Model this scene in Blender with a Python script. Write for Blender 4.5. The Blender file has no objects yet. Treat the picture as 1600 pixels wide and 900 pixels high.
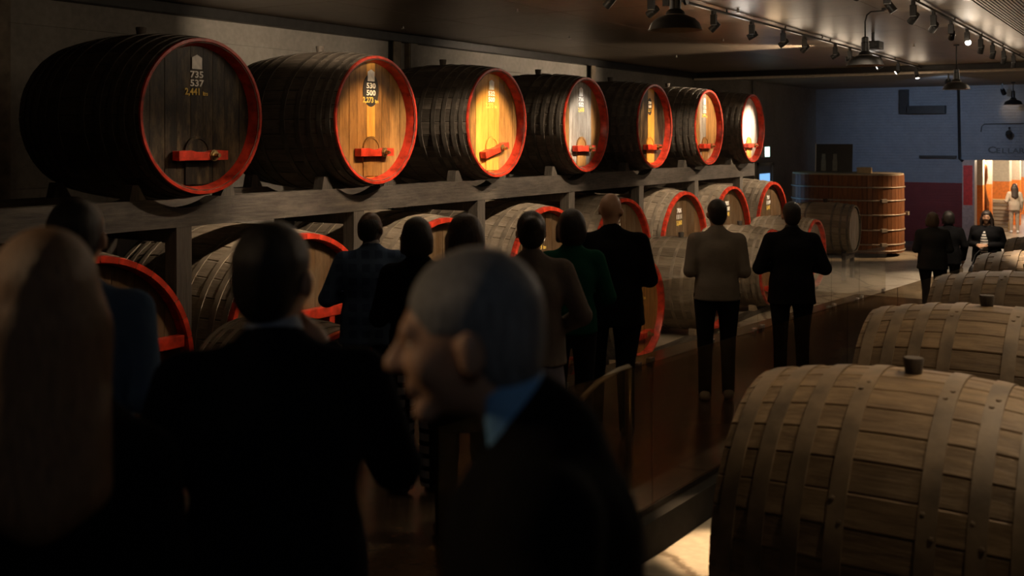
import bpy, bmesh, math, random
import numpy as np
from mathutils import Vector, Matrix, Euler
random.seed(7); rng = np.random.default_rng(7)
PI = math.pi
sc = bpy.context.scene
C = sc.collection
# ------------------------------------------------------------------ camera, world, exposure
CAMZ = 3.0
FPX = 1650.0
TH = math.atan(1035/FPX); ct, st = math.cos(TH), math.sin(TH)
cam_d = bpy.data.cameras.new('camera'); cam = bpy.data.objects.new('camera', cam_d); C.objects.link(cam)
cam.location = (0, 0, CAMZ); cam.rotation_euler = (PI/2, 0, TH)
cam_d.sensor_fit = 'HORIZONTAL'; cam_d.sensor_width = 36; cam_d.lens = 36*FPX/1600
cam_d.shift_y = -235/1600; cam_d.clip_start = 0.05; cam_d.clip_end = 200
cam_d.dof.use_dof = True; cam_d.dof.focus_distance = 11.5; cam_d.dof.aperture_fstop = 2.1
sc.camera = cam
w = bpy.data.worlds.new('cellar_gloom'); sc.world = w; w.use_nodes = True
w.node_tree.nodes['Background'].inputs[0].default_value = (0.5, 0.42, 0.34, 1)
w.node_tree.nodes['Background'].inputs[1].default_value = 0.01
sc.view_settings.view_transform = 'Standard'; sc.view_settings.look = 'None'
sc.view_settings.exposure = 0.2; sc.view_settings.gamma = 1.0
sc.view_settings.use_curve_mapping = False
WARM = (1.0, 0.66, 0.36); WARM2 = (1.0, 0.78, 0.55); COOL = (0.35, 0.55, 1.0); WHITE = (1.0, .9, .78)
def lamp_data(kind, energy, color, radius=.05, cone=None, blend=.5):
    L = bpy.data.lights.new('lamp_light', kind); L.energy = energy; L.color = color
    if kind in ('SPOT', 'POINT'): L.shadow_soft_size = radius
    if kind == 'SPOT': L.spot_size = math.radians(cone); L.spot_blend = blend
    return L
def Z(r): return r + CAMZ
def at(px, d, r=None):                      # plan position of something seen at column px and depth d
    xc = (px-800)/FPX*d
    return xc*ct - d*st, xc*st + d*ct
# ------------------------------------------------------------------ materials
MATS = {}
def newmat(name):
    m = bpy.data.materials.new(name); m.use_nodes = True
    nt = m.node_tree; b = nt.nodes['Principled BSDF']
    MATS[name] = m
    return m, nt, b
def wood(name, c1, c2, axis='X', rough=.65, scale=6, bump=.25, stain=None, stain_amt=.5, vary=.35, spec=.3):
    m, nt, b = newmat(name); N = nt.nodes.new; L = nt.links.new
    tc = N('ShaderNodeTexCoord'); oi = N('ShaderNodeObjectInfo')
    mul = N('ShaderNodeMath'); mul.operation = 'MULTIPLY'; mul.inputs[1].default_value = 37.0; L(oi.outputs['Random'], mul.inputs[0])
    add = N('ShaderNodeVectorMath'); add.operation = 'ADD'; L(tc.outputs['Object'], add.inputs[0]); L(mul.outputs[0], add.inputs[1])
    mp = N('ShaderNodeMapping'); L(add.outputs[0], mp.inputs[0])
    s = {'X': (.7, 9, 9), 'Y': (9, .7, 9), 'Z': (9, 9, .7)}[axis]
    mp.inputs['Scale'].default_value = s
    n1 = N('ShaderNodeTexNoise'); n1.inputs['Scale'].default_value = scale; n1.inputs['Detail'].default_value = 6; n1.inputs['Roughness'].default_value = .65
    L(mp.outputs[0], n1.inputs['Vector'])
    cr = N('ShaderNodeValToRGB'); cr.color_ramp.elements[0].position = .3; cr.color_ramp.elements[1].position = .72
    cr.color_ramp.elements[0].color = (*c1, 1); cr.color_ramp.elements[1].color = (*c2, 1)
    L(n1.outputs['Fac'], cr.inputs[0]); col = cr.outputs[0]
    if stain:
        n2 = N('ShaderNodeTexNoise'); n2.inputs['Scale'].default_value = 2.6; n2.inputs['Detail'].default_value = 5; n2.inputs['Roughness'].default_value = .7
        mp2 = N('ShaderNodeMapping'); L(add.outputs[0], mp2.inputs[0]); mp2.inputs['Scale'].default_value = [x**.45 for x in s]
        L(mp2.outputs[0], n2.inputs['Vector'])
        r2 = N('ShaderNodeValToRGB'); r2.color_ramp.elements[0].position = .45; r2.color_ramp.elements[1].position = .65
        L(n2.outputs['Fac'], r2.inputs[0])
        mm = N('ShaderNodeMath'); mm.operation = 'MULTIPLY'; mm.inputs[1].default_value = stain_amt; L(r2.outputs[0], mm.inputs[0])
        mx = N('ShaderNodeMixRGB'); L(mm.outputs[0], mx.inputs[0]); L(col, mx.inputs[1]); mx.inputs[2].default_value = (*stain, 1); col = mx.outputs[0]
    mr = N('ShaderNodeMapRange'); mr.inputs[3].default_value = 1-vary; mr.inputs[4].default_value = 1+vary; L(oi.outputs['Random'], mr.inputs[0])
    hs = N('ShaderNodeHueSaturation'); L(col, hs.inputs['Color']); L(mr.outputs[0], hs.inputs['Value'])
    L(hs.outputs[0], b.inputs['Base Color'])
    b.inputs['Roughness'].default_value = rough; b.inputs['Specular IOR Level'].default_value = spec
    bp = N('ShaderNodeBump'); bp.inputs['Strength'].default_value = bump; bp.inputs['Distance'].default_value = .01
    L(n1.outputs['Fac'], bp.inputs['Height']); L(bp.outputs[0], b.inputs['Normal'])
    return m
def plain(name, c, rough=.6, metal=0, noise=.15, nscale=14, bump=0.0, spec=.5, emit=None, es=1, coord='Object', sheen=0):
    m, nt, b = newmat(name); N = nt.nodes.new; L = nt.links.new
    b.inputs['Roughness'].default_value = rough; b.inputs['Metallic'].default_value = metal; b.inputs['Specular IOR Level'].default_value = spec
    tc = N('ShaderNodeTexCoord'); n = N('ShaderNodeTexNoise'); n.inputs['Scale'].default_value = nscale; n.inputs['Detail'].default_value = 5
    L(tc.outputs[coord], n.inputs['Vector'])
    cr = N('ShaderNodeValToRGB'); cr.color_ramp.elements[0].position = .3; cr.color_ramp.elements[1].position = .7
    cr.color_ramp.elements[0].color = (*[x*(1-noise) for x in c], 1); cr.color_ramp.elements[1].color = (*[min(1, x*(1+noise)) for x in c], 1)
    L(n.outputs['Fac'], cr.inputs[0]); L(cr.outputs[0], b.inputs['Base Color'])
    if bump:
        bp = N('ShaderNodeBump'); bp.inputs['Strength'].default_value = bump; bp.inputs['Distance'].default_value = .02
        L(n.outputs['Fac'], bp.inputs['Height']); L(bp.outputs[0], b.inputs['Normal'])
    if emit:
        b.inputs['Emission Color'].default_value = (*emit, 1); b.inputs['Emission Strength'].default_value = es
    return m
def concrete(name, c, rough=.7, scale=1.2, bump=.15, dark=.6, spec=.4, crack=False):
    m, nt, b = newmat(name); N = nt.nodes.new; L = nt.links.new
    tc = N('ShaderNodeTexCoord')
    n = N('ShaderNodeTexNoise'); n.inputs['Scale'].default_value = scale; n.inputs['Detail'].default_value = 8; n.inputs['Roughness'].default_value = .7
    n3 = N('ShaderNodeTexNoise'); n3.inputs['Scale'].default_value = scale*18; n3.inputs['Detail'].default_value = 4
    L(tc.outputs['Object'], n.inputs['Vector']); L(tc.outputs['Object'], n3.inputs['Vector'])
    cr = N('ShaderNodeValToRGB'); cr.color_ramp.elements[0].position = .35; cr.color_ramp.elements[1].position = .65
    cr.color_ramp.elements[0].color = (*[x*dark for x in c], 1); cr.color_ramp.elements[1].color = (*c, 1)
    L(n.outputs['Fac'], cr.inputs[0]); col = cr.outputs[0]
    mx = N('ShaderNodeMixRGB'); mx.blend_type = 'MULTIPLY'; mx.inputs[0].default_value = .4; L(col, mx.inputs[1]); L(n3.outputs['Fac'], mx.inputs[2]); col = mx.outputs[0]
    if crack:
        v = N('ShaderNodeTexVoronoi'); v.feature = 'DISTANCE_TO_EDGE'; v.inputs['Scale'].default_value = .75
        nw = N('ShaderNodeVectorMath'); nw.operation = 'MULTIPLY_ADD'; nw.inputs[1].default_value = (.35,)*3
        L(n.outputs['Color'], nw.inputs[0]); L(tc.outputs['Object'], nw.inputs[2]); L(nw.outputs[0], v.inputs['Vector'])
        r = N('ShaderNodeValToRGB'); r.color_ramp.elements[0].position = .004; r.color_ramp.elements[1].position = .02
        r.color_ramp.elements[0].color = (.35, .3, .25, 1); r.color_ramp.elements[1].color = (1, 1, 1, 1); L(v.outputs['Distance'], r.inputs[0])
        m2 = N('ShaderNodeMixRGB'); m2.blend_type = 'MULTIPLY'; m2.inputs[0].default_value = 1; L(col, m2.inputs[1]); L(r.outputs[0], m2.inputs[2]); col = m2.outputs[0]
    L(col, b.inputs['Base Color']); b.inputs['Roughness'].default_value = rough; b.inputs['Specular IOR Level'].default_value = spec
    bp = N('ShaderNodeBump'); bp.inputs['Strength'].default_value = bump; bp.inputs['Distance'].default_value = .03
    L(n3.outputs['Fac'], bp.inputs['Height']); L(bp.outputs[0], b.inputs['Normal'])
    return m
def fabric(name, c, c2=None, check=None, stripes=None, rough=.9):
    m, nt, b = newmat(name); N = nt.nodes.new; L = nt.links.new
    tc = N('ShaderNodeTexCoord'); n = N('ShaderNodeTexNoise'); n.inputs['Scale'].default_value = 9; n.inputs['Detail'].default_value = 6
    L(tc.outputs['Object'], n.inputs['Vector'])
    cr = N('ShaderNodeValToRGB'); cr.color_ramp.elements[0].color = (*[x*.8 for x in c], 1); cr.color_ramp.elements[1].color = (*[x*1.15 for x in c], 1)
    L(n.outputs['Fac'], cr.inputs[0]); col = cr.outputs[0]
    def band(axis, period, width):
        sp = N('ShaderNodeSeparateXYZ'); L(tc.outputs['Object'], sp.inputs[0])
        mo = N('ShaderNodeMath'); mo.operation = 'PINGPONG'; mo.inputs[1].default_value = period/2; L(sp.outputs[axis], mo.inputs[0])
        lt = N('ShaderNodeMath'); lt.operation = 'LESS_THAN'; lt.inputs[1].default_value = width/2; L(mo.outputs[0], lt.inputs[0]); return lt.outputs[0]
    if check or stripes:
        f = band(2, (check or stripes), (check or stripes)*.4)
        if check:
            g = band(0, check, check*.4); ad = N('ShaderNodeMath'); ad.operation = 'MAXIMUM'; L(f, ad.inputs[0]); L(g, ad.inputs[1]); f = ad.outputs[0]
        mx = N('ShaderNodeMixRGB'); L(f, mx.inputs[0]); L(col, mx.inputs[1]); mx.inputs[2].default_value = (*c2, 1); col = mx.outputs[0]
    L(col, b.inputs['Base Color']); b.inputs['Roughness'].default_value = rough; b.inputs['Specular IOR Level'].default_value = .05
    bp = N('ShaderNodeBump'); bp.inputs['Strength'].default_value = .5; bp.inputs['Distance'].default_value = .02
    L(n.outputs['Fac'], bp.inputs['Height']); L(bp.outputs[0], b.inputs['Normal'])
    return m
def brick_paint(name, lower, upper, zsplit):
    m, nt, b = newmat(name); N = nt.nodes.new; L = nt.links.new
    tc = N('ShaderNodeTexCoord'); mp = N('ShaderNodeMapping'); mp.inputs['Rotation'].default_value = (PI/2, 0, 0); L(tc.outputs['Object'], mp.inputs[0])
    br = N('ShaderNodeTexBrick'); br.inputs['Scale'].default_value = 4; br.inputs['Mortar Size'].default_value = .02; br.inputs['Brick Width'].default_value = .9; br.inputs['Row Height'].default_value = .32
    L(mp.outputs[0], br.inputs['Vector'])
    n = N('ShaderNodeTexNoise'); n.inputs['Scale'].default_value = 3; n.inputs['Detail'].default_value = 8; n.inputs['Roughness'].default_value = .7; L(tc.outputs['Object'], n.inputs['Vector'])
    sp = N('ShaderNodeSeparateXYZ'); L(tc.outputs['Object'], sp.inputs[0])
    lt = N('ShaderNodeMath'); lt.operation = 'LESS_THAN'; lt.inputs[1].default_value = zsplit; L(sp.outputs[2], lt.inputs[0])
    mx = N('ShaderNodeMixRGB'); L(lt.outputs[0], mx.inputs[0]); mx.inputs[1].default_value = (*upper, 1); mx.inputs[2].default_value = (*lower, 1)
    m2 = N('ShaderNodeMixRGB'); m2.blend_type = 'MULTIPLY'; m2.inputs[0].default_value = .5; L(mx.outputs[0], m2.inputs[1]); L(n.outputs['Fac'], m2.inputs[2])
    L(m2.outputs[0], b.inputs['Base Color']); b.inputs['Roughness'].default_value = .6
    ad = N('ShaderNodeMath'); ad.operation = 'MULTIPLY_ADD'; ad.inputs[1].default_value = -.35; L(br.outputs['Fac'], ad.inputs[0]); L(n.outputs['Fac'], ad.inputs[2])
    bp = N('ShaderNodeBump'); bp.inputs['Strength'].default_value = .9; bp.inputs['Distance'].default_value = .06; L(ad.outputs[0], bp.inputs['Height']); L(bp.outputs[0], b.inputs['Normal'])
    return m
def thin_glass(name, tint, rough=.07):
    m, nt, b = newmat(name); N = nt.nodes.new; L = nt.links.new; nt.nodes.remove(b)
    out = nt.nodes['Material Output']; tr = N('ShaderNodeBsdfTransparent'); tr.inputs[0].default_value = (*tint, 1)
    gl = N('ShaderNodeBsdfGlossy'); gl.inputs['Roughness'].default_value = rough; gl.inputs[0].default_value = (.9, .9, .9, 1)
    fr = N('ShaderNodeFresnel'); fr.inputs[0].default_value = 1.5
    tc = N('ShaderNodeTexCoord'); n = N('ShaderNodeTexNoise'); n.inputs['Scale'].default_value = 3; L(tc.outputs['Object'], n.inputs[0])
    bp = N('ShaderNodeBump'); bp.inputs['Strength'].default_value = .02; L(n.outputs['Fac'], bp.inputs['Height']); L(bp.outputs[0], gl.inputs['Normal'])
    mu = N('ShaderNodeMath'); mu.operation = 'MULTIPLY'; mu.inputs[1].default_value = .2; mu.use_clamp = True; L(fr.outputs[0], mu.inputs[0])
    mx = N('ShaderNodeMixShader'); L(mu.outputs[0], mx.inputs[0]); L(tr.outputs[0], mx.inputs[1]); L(gl.outputs[0], mx.inputs[2]); L(mx.outputs[0], out.inputs[0])
    return m
def glow(name, c, s):
    m, nt, b = newmat(name)
    b.inputs['Base Color'].default_value = (*c, 1); b.inputs['Emission Color'].default_value = (*c, 1); b.inputs['Emission Strength'].default_value = s
    return m
# casks
UP = wood('oak_black_dusty', (.045, .037, .028), (.105, .085, .066), 'X', .62, 5, .35, (.15, .125, .1), .5)
LOW = wood('oak_grey_dusty', (.12, .092, .062), (.24, .19, .135), 'X', .75, 5, .35, (.30, .25, .19), .5, .25)
MID = wood('oak_brown_grey', (.085, .066, .043), (.17, .135, .092), 'X', .7, 5, .35, (.2, .165, .12), .5, .25)
RGT = wood('oak_brown_dusty', (.085, .055, .03), (.2, .135, .075), 'X', .6, 4, .4, (.26, .18, .10), .6, .25)
HOOP_UP = plain('hoop_iron_black', (.075, .063, .05), .55, .3, .4, 9, .2)
HOOP_LOW = plain('hoop_iron_dusty', (.17, .135, .095), .7, 0, .4, 6, .2)
HOOP_RGT = plain('hoop_iron_brown', (.15, .105, .062), .6, .0, .45, 5, .3)
RED = plain('red_gloss_paint', (.40, .03, .013), .3, 0, .5, 12, .2)
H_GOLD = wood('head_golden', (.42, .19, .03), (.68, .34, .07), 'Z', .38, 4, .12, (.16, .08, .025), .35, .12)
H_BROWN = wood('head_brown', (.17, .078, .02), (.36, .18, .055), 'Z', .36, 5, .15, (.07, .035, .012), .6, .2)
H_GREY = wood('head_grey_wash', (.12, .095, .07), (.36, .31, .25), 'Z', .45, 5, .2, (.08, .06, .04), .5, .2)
H_DARK = wood('head_blackened', (.010, .007, .005), (.022, .015, .009), 'Z', .4, 6, .25, (.2, .14, .07), .4, .3)
H_PALE = wood('head_lit_pale', (.4, .27, .19), (.72, .58, .47), 'Z', .5, 5, .2, (.25, .14, .08), .5, .15)  # hot whitish light on the last head, put into its board colour
H_LOW = wood('head_umber', (.05, .027, .011), (.10, .055, .024), 'Z', .4, 5, .15, (.22, .17, .11), .3, .25)
H_PLAIN = wood('head_plain_oak', (.06, .045, .03), (.12, .09, .06), 'Z', .7, 5, .2)
BUNG = wood('bung_wood', (.04, .032, .026), (.08, .066, .052), 'Z', .8, 8, .2)
STEEL = plain('dull_steel', (.45, .42, .38), .35, 1, .2, 20)
BRASS = plain('tap_brass', (.35, .25, .12), .4, 1, .25, 30)
PLATE = plain('tin_plate_pale', (.8, .77, .7), .45, 0, .15, 20)
PATCH = plain('chalk_black_patch', (.02, .017, .014), .6)
PW = plain('paint_white_numbers', (.85, .82, .75), .6)
PY = plain('paint_yellow_numbers', (.8, .55, .1), .6)
TIMB = wood('rack_timber_dark', (.03, .025, .02), (.08, .066, .052), 'Y', .6, 5, .5, (.15, .125, .1), .35, .25)
TIMBZ = wood('post_timber_dark', (.035, .03, .024), (.085, .07, .055), 'Z', .65, 5, .4, None, 0, .25)
CHOCK = wood('chock_timber', (.16, .12, .08), (.32, .25, .17), 'X', .7, 6, .3)
# setting
M_WALL = concrete('wall_grey_paint', (.34, .31, .27), .8, .8, .1, .75)
M_FLOOR = concrete('floor_concrete', (.46, .40, .31), .5, .9, .15, .55, .4, True)
M_WALK = concrete('walkway_polished', (.14, .10, .065), .24, .7, .06, .6, .5)
M_CEIL = concrete('ceiling_satin', (.28, .215, .15), .36, .5, .1, .7, .5)
M_DARK = plain('dark_steel', (.03, .028, .026), .45, .4, .2, 9)
M_FARB = brick_paint('far_brick_paint', (.26, .035, .03), (.32, .34, .37), Z(-1.285))
M_GLASS = thin_glass('barrier_glass', (.66, .6, .52))
M_GLASS2 = thin_glass('barrier_glass_clear', (.86, .83, .78))
M_BLACK = plain('black_enamel', (.012, .012, .012), .4, .0, .2, 10)
M_CHAN = plain('channel_matte_black', (.012, .011, .01), .9, 0, .2, 10, 0, .05)
M_SHADEIN = plain('enamel_inside', (.5, .42, .34), .4)
M_LENS_ON = glow('lens_lit', (1, .93, .85), 14)
M_LENS_OFF = plain('lens_dark', (.02, .02, .02), .15)
# ------------------------------------------------------------------ object helpers
def link(o, parent=None):
    C.objects.link(o)
    if parent is not None: o.parent = parent
    return o
def mesh(name, verts, faces, smooth=False):
    me = bpy.data.meshes.new(name); me.from_pydata([tuple(v) for v in verts], [], faces)
    if smooth: me.polygons.foreach_set('use_smooth', [True]*len(me.polygons))
    me.update(); return me
def obj(name, me, mat=None, parent=None, loc=(0, 0, 0), rot=(0, 0, 0), scale=None):
    o = bpy.data.objects.new(name, me); link(o, parent); o.location = loc; o.rotation_euler = rot
    if scale: o.scale = scale
    if mat is not None:
        if not me.materials: me.materials.append(mat)
        elif me.materials[0] != mat:
            o.material_slots[0].link = 'OBJECT'; o.material_slots[0].material = mat
    return o
def thing(name, label, cat, loc=(0, 0, 0), rz=0, group=None):
    o = bpy.data.objects.new(name, None); o.empty_display_size = .1; link(o)
    o.location = loc; o.rotation_euler = (0, 0, rz); o['label'] = label; o['category'] = cat
    if group: o['group'] = group
    return o
def tag(o, label, cat, group=None):
    o['label'] = label; o['category'] = cat
    if group: o['group'] = group
    return o
def struct(o): o['kind'] = 'structure'; return o
def box(x0, x1, y0, y1, z0, z1, bev=0, name='box'):
    if bev <= 0:
        v = [(x, y, z) for z in (z0, z1) for y in (y0, y1) for x in (x0, x1)]
        return mesh(name, v, [(0, 2, 3, 1), (4, 5, 7, 6), (0, 1, 5, 4), (2, 6, 7, 3), (0, 4, 6, 2), (1, 3, 7, 5)])
    bm = bmesh.new(); bmesh.ops.create_cube(bm, size=1)
    for v in bm.verts: v.co = Vector(((x0+x1)/2+v.co.x*(x1-x0), (y0+y1)/2+v.co.y*(y1-y0), (z0+z1)/2+v.co.z*(z1-z0)))
    bmesh.ops.bevel(bm, geom=bm.edges[:], offset=bev, segments=2, affect='EDGES', profile=.6)
    me = bpy.data.meshes.new(name); bm.to_mesh(me); bm.free(); return me
def lathe(prof, n=48, axis='Z', closed=False, name='lathe', smooth=True, caps=False):
    vs = []; fs = []; k = len(prof)
    for i in range(n):
        a = 2*PI*i/n; c, s = math.cos(a), math.sin(a)
        for (r, h) in prof:
            vs.append((h, r*c, r*s) if axis == 'X' else (r*c, r*s, h))
    m = k if closed else k-1
    for i in range(n):
        for j in range(m):
            a = i*k+j; b = i*k+(j+1) % k; c2 = ((i+1) % n)*k+(j+1) % k; d = ((i+1) % n)*k+j
            fs.append((a, d, c2, b))
    if caps:
        fs.append(tuple(i*k for i in range(n))); fs.append(tuple(i*k+k-1 for i in reversed(range(n))))
    me = mesh(name, vs, fs, smooth)
    bm = bmesh.new(); bm.from_mesh(me); bmesh.ops.recalc_face_normals(bm, faces=bm.faces[:]); bm.to_mesh(me); bm.free()
    if smooth: me.polygons.foreach_set('use_smooth', [True]*len(me.polygons)); me.set_sharp_from_angle(angle=.6)
    return me
def tube(pts, r, n=8, name='tube'):
    vs = []; fs = []; P = [Vector(p) for p in pts]; up = Vector((0.12, 0.31, .94))
    for i, p in enumerate(P):
        t = (P[min(i+1, len(P)-1)]-P[max(i-1, 0)]).normalized()
        a = t.cross(up)
        if a.length < 1e-3: a = t.cross(Vector((1, 0, 0)))
        a.normalize(); b = t.cross(a)
        rr = r[i] if isinstance(r, (list, tuple)) else r
        for k in range(n): q = 2*PI*k/n; vs.append(p+a*math.cos(q)*rr+b*math.sin(q)*rr)
    for i in range(len(P)-1):
        for k in range(n): fs.append((i*n+k, i*n+(k+1) % n, (i+1)*n+(k+1) % n, (i+1)*n+k))
    fs.append(tuple(range(n))); fs.append(tuple((len(P)-1)*n+k for k in reversed(range(n))))
    return mesh(name, vs, fs, True)
def extrude_poly(pts, h0, h1, plane='YZ', name='plate'):
    # pts in (a,b); extruded along the third axis between h0 and h1
    f = {'YZ': lambda a, b, h: (h, a, b), 'XZ': lambda a, b, h: (a, h, b), 'XY': lambda a, b, h: (a, b, h)}[plane]
    n = len(pts); vs = [f(a, b, h0) for a, b in pts]+[f(a, b, h1) for a, b in pts]
    fs = [tuple(range(n)), tuple(range(2*n-1, n-1, -1))]+[(i, i+n, (i+1) % n+n, (i+1) % n) for i in range(n)]
    me = mesh(name, vs, fs); bm = bmesh.new(); bm.from_mesh(me); bmesh.ops.recalc_face_normals(bm, faces=bm.faces[:]); bm.to_mesh(me); bm.free(); return me
_tx = {}
def text_mesh(s, size, sx=.86, bold=.03):
    key = (s, size, sx)
    if key in _tx: return _tx[key]
    cu = bpy.data.curves.new('lettering', 'FONT'); cu.body = s; cu.size = size; cu.align_x = 'CENTER'; cu.align_y = 'CENTER'
    cu.extrude = .001; cu.offset = bold*size*.9; cu.resolution_u = 2
    o = bpy.data.objects.new('lettering', cu); C.objects.link(o); bpy.context.view_layer.update()
    me = bpy.data.meshes.new_from_object(o.evaluated_get(bpy.context.evaluated_depsgraph_get()))
    bpy.data.objects.remove(o); bpy.data.curves.remove(cu)
    me.materials.clear()
    M = Matrix(((0, 0, 1, 0), (sx, 0, 0, 0), (0, 1, 0, 0), (0, 0, 0, 1)))   # text x -> +Y, text y -> +Z, normal -> +X
    me.transform(M); me.update(); _tx[key] = me; return me
# ------------------------------------------------------------------ the setting
FZ = 0.0
def ramp(y): return max(0.0, Z(-1.9-.053*y)) if y > 0 else Z(-1.9)
XL = -10.4; CEIL = Z(1.64); YF = 32.0
struct(obj('floor', box(-11, 4.2, -4.2, 32.3, -.2, 0), M_FLOOR))
# the sloping walkway with its landing by the camera
ys = [-4.0, 0, 2.6]+[2.6+i for i in range(1, 19)]
vs = []; fs = []
for y in ys:
    z = ramp(y)
    vs += [(-5.15, y, z+.002), (-2.5, y, z+.002), (-5.15, y, min(z, 0)-.01), (-2.5, y, min(z, 0)-.01)]
for i in range(len(ys)-1):
    a = i*4; b = a+4; fs += [(a, a+1, b+1, b), (a, b, b+2, a+2), (a+1, a+3, b+3, b+1)]
fs += [(0, 2, 3, 1)]
struct(obj('floor_walkway', mesh('walkway', vs, fs), M_WALK))
struct(obj('floor_landing', box(-2.5, 4.0, -4.0, 2.2, 0.01, ramp(1.5)), M_WALK))
vs = []; fs = []
yy = [2.21, 5, 8, 11, 14, 17]
for y in yy:
    z = max(.02, ramp(y)-.17); vs += [(-2.49, y, z), (-1.95, y, z), (-2.49, y, 0), (-1.95, y, 0)]
for i in range(len(yy)-1):
    a = i*4; b = a+4; fs += [(a, a+1, b+1, b), (a+1, a+3, b+3, b+1)]
fs += [(0, 2, 3, 1), (20, 21, 23, 22)]
struct(obj('floor_plinth', mesh('plinth', vs, fs), M_FLOOR))
# walls
wl = struct(obj('wall_left', box(XL-.3, XL-.02, -4.2, 25.5, 0, CEIL), M_WALL))
cols = [-.1, 6.46, 13.03, 19.6, 25.4]
for i in range(4):
    for (z0, z1) in ((0, Z(-.55)), (Z(-.545), Z(1.21)), (Z(1.215), CEIL)):
        obj('wall_panel', box(XL-.03, XL, cols[i]+.004, cols[i+1]-.004, z0, z1), M_WALL, wl)
bolt = lathe([(.0, 0), (.018, 0), (.018, .012), (.0, .015)], 8, 'X')
for y in np.arange(7.4, 25, 1.1):
    if min(abs(y-c) for c in cols) > .2: obj('bolt', bolt, M_DARK, wl, (XL, y, Z(1.02)), scale=None)
struct(obj('wall_jog', box(XL, -9.2, 25.4, 25.6, 0, CEIL), M_WALL))
struct(obj('wall_left_far', box(-9.5, -9.2, 25.6, YF+.3, 0, CEIL), M_WALL))
DX0, DX1, DZ = -5.07, -2.4, Z(-.63)
fw = struct(obj('wall_far', box(-9.5, DX0, YF, YF+.35, 0, CEIL), M_FARB))
struct(obj('wall_far_lintel', box(DX0, DX1, YF, YF+.35, DZ, CEIL), M_FARB))
struct(obj('wall_far_right', box(DX1, 4.2, YF, YF+.35, 0, CEIL), M_FARB))
struct(obj('wall_right', box(4.0, 4.3, -4.2, YF+.3, 0, CEIL), M_WALL))
struct(obj('wall_back', box(-10.8, 4.2, -4.3, -4.0, 0, CEIL), M_WALL))
struct(obj('trim_1', box(XL, XL+.14, -4, 25.4, Z(1.50), Z(1.635), .01), M_DARK))
# ceiling: satin panels with open joints, a ribbed field to the right
ce = struct(obj('ceiling', box(-10.8, 4.2, -4.2, YF+.3, CEIL+.012, CEIL+.2), M_CEIL))
xs = [-10.4, -8.6, -6.8, -5.0, -3.2, -2.05]
for i in range(len(xs)-1):
    for j in range(-1, 11):
        y0 = j*2.4+(i % 2)*.0
        obj('ceiling_panel', box(xs[i]+.005, xs[i+1]-.005, y0+.005, min(y0+2.395, 25.2), CEIL, CEIL+.012), M_CEIL, ce)
vs = []; fs = []; pr = []
x = -2.03
while x < 2.0: pr += [(x, CEIL), (x+.022, CEIL), (x+.026, CEIL+.011), (x+.04, CEIL+.011)]; x += .044
for y in (-4, 25.2): vs += [(a, y, b) for a, b in pr]
n = len(pr); fs = [(i, i+1, n+i+1, n+i) for i in range(n-1)]
rb = obj('ribbed_field', mesh('ribs', vs, fs), M_CEIL, ce); rb['kind'] = 'stuff'
struct(obj('trim_2', box(XL, 4, 25.2, 25.4, Z(1.48), CEIL, .01), M_DARK))
tag(obj('conduit_pipe', tube([(-10.3, 25.12, Z(1.47)), (-4.9, 25.12, Z(1.47)), (4, 25.12, Z(1.47))], .035), plain('pipe_pale', (.42, .35, .27), .4)), 'pale pipe running across the room under the far ceiling beam', 'pipe')
struct(obj('ceiling_far', box(-9.4, 4, 25.4, YF, Z(1.46), Z(1.5)), M_WALL))
for i, (px, d) in enumerate(((630, 15.5), (808, 13.4), (890, 17), (1153, 13.5), (1130, 17.5), (1285, 17), (1057, 21), (1490, 16.5), (1428, 18.5))):
    x, y = at(px, d)
    tag(obj('ceiling_sprinkler', lathe([(.0, .0), (.03, 0), (.035, .006), (.012, .012), (.012, .04), (.02, .045), (0, .05)], 12), STEEL, None, (x, y, CEIL-.048)),
        'small metal sprinkler head on the dark ceiling', 'sprinkler', 'ceiling sprinklers')
# wall columns with the switch box
for i, y in enumerate(cols[:4]):
    t = thing('wall_column', ['steel wall column at the dark left edge of the hall', 'steel wall column behind the first upper cask', 'steel wall column behind the second and third upper casks', 'steel wall column behind the fifth upper cask'][i], 'column', (XL, y, 0), 0, 'wall columns')
    obj('flange', box(.10, .12, -.09, .09, 0, Z(1.5)), HOOP_LOW, t); obj('web', box(0, .10, -.02, .0, 0, Z(1.5)), M_DARK, t); obj('flange', box(0, .02, -.09, .09, 0, Z(1.5)), M_DARK, t)
t = thing('switch_box', 'narrow grey switch box on the wall beside a column', 'switch box', (XL, 13.35, Z(1.05)))
obj('case', box(0, .1, 0, .22, 0, .5, .01), HOOP_LOW, t); obj('cover', box(.1, .115, .02, .2, .02, .48), M_WALL, t); obj('conduit', tube([(.05, .1, 0), (.05, .1, -.12)], .015), M_DARK, t)
# exit door and sign in the left wall beyond the casks
d1 = struct(obj('door_1', box(-9.2, -9.16, 26.6, 27.7, 0, Z(-.75)), plain('door_grey', (.2, .2, .2), .5)))
obj('frame', box(-9.19, -9.12, 26.5, 26.6, 0, Z(-.65)), M_WALL, d1); obj('frame', box(-9.19, -9.12, 27.7, 27.8, 0, Z(-.65)), M_WALL, d1); obj('frame', box(-9.19, -9.12, 26.5, 27.8, Z(-.75), Z(-.65)), M_WALL, d1)
obj('pane', box(-9.16, -9.15, 26.75, 27.55, .3, Z(-.95)), glow('pane_daylight', (.25, .55, 1), .9), d1)
t = thing('exit_sign', 'lit pale green exit sign above the side door', 'sign', (-9.14, 27.15, Z(-.5)))
obj('case', box(-.06, .05, -.2, .2, -.02, .27, .01), PLATE, t); obj('light_panel', box(.05, .056, -.18, .18, 0, .25), glow('exit_green_white', (.6, 1, .9), 3.0), t)
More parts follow.
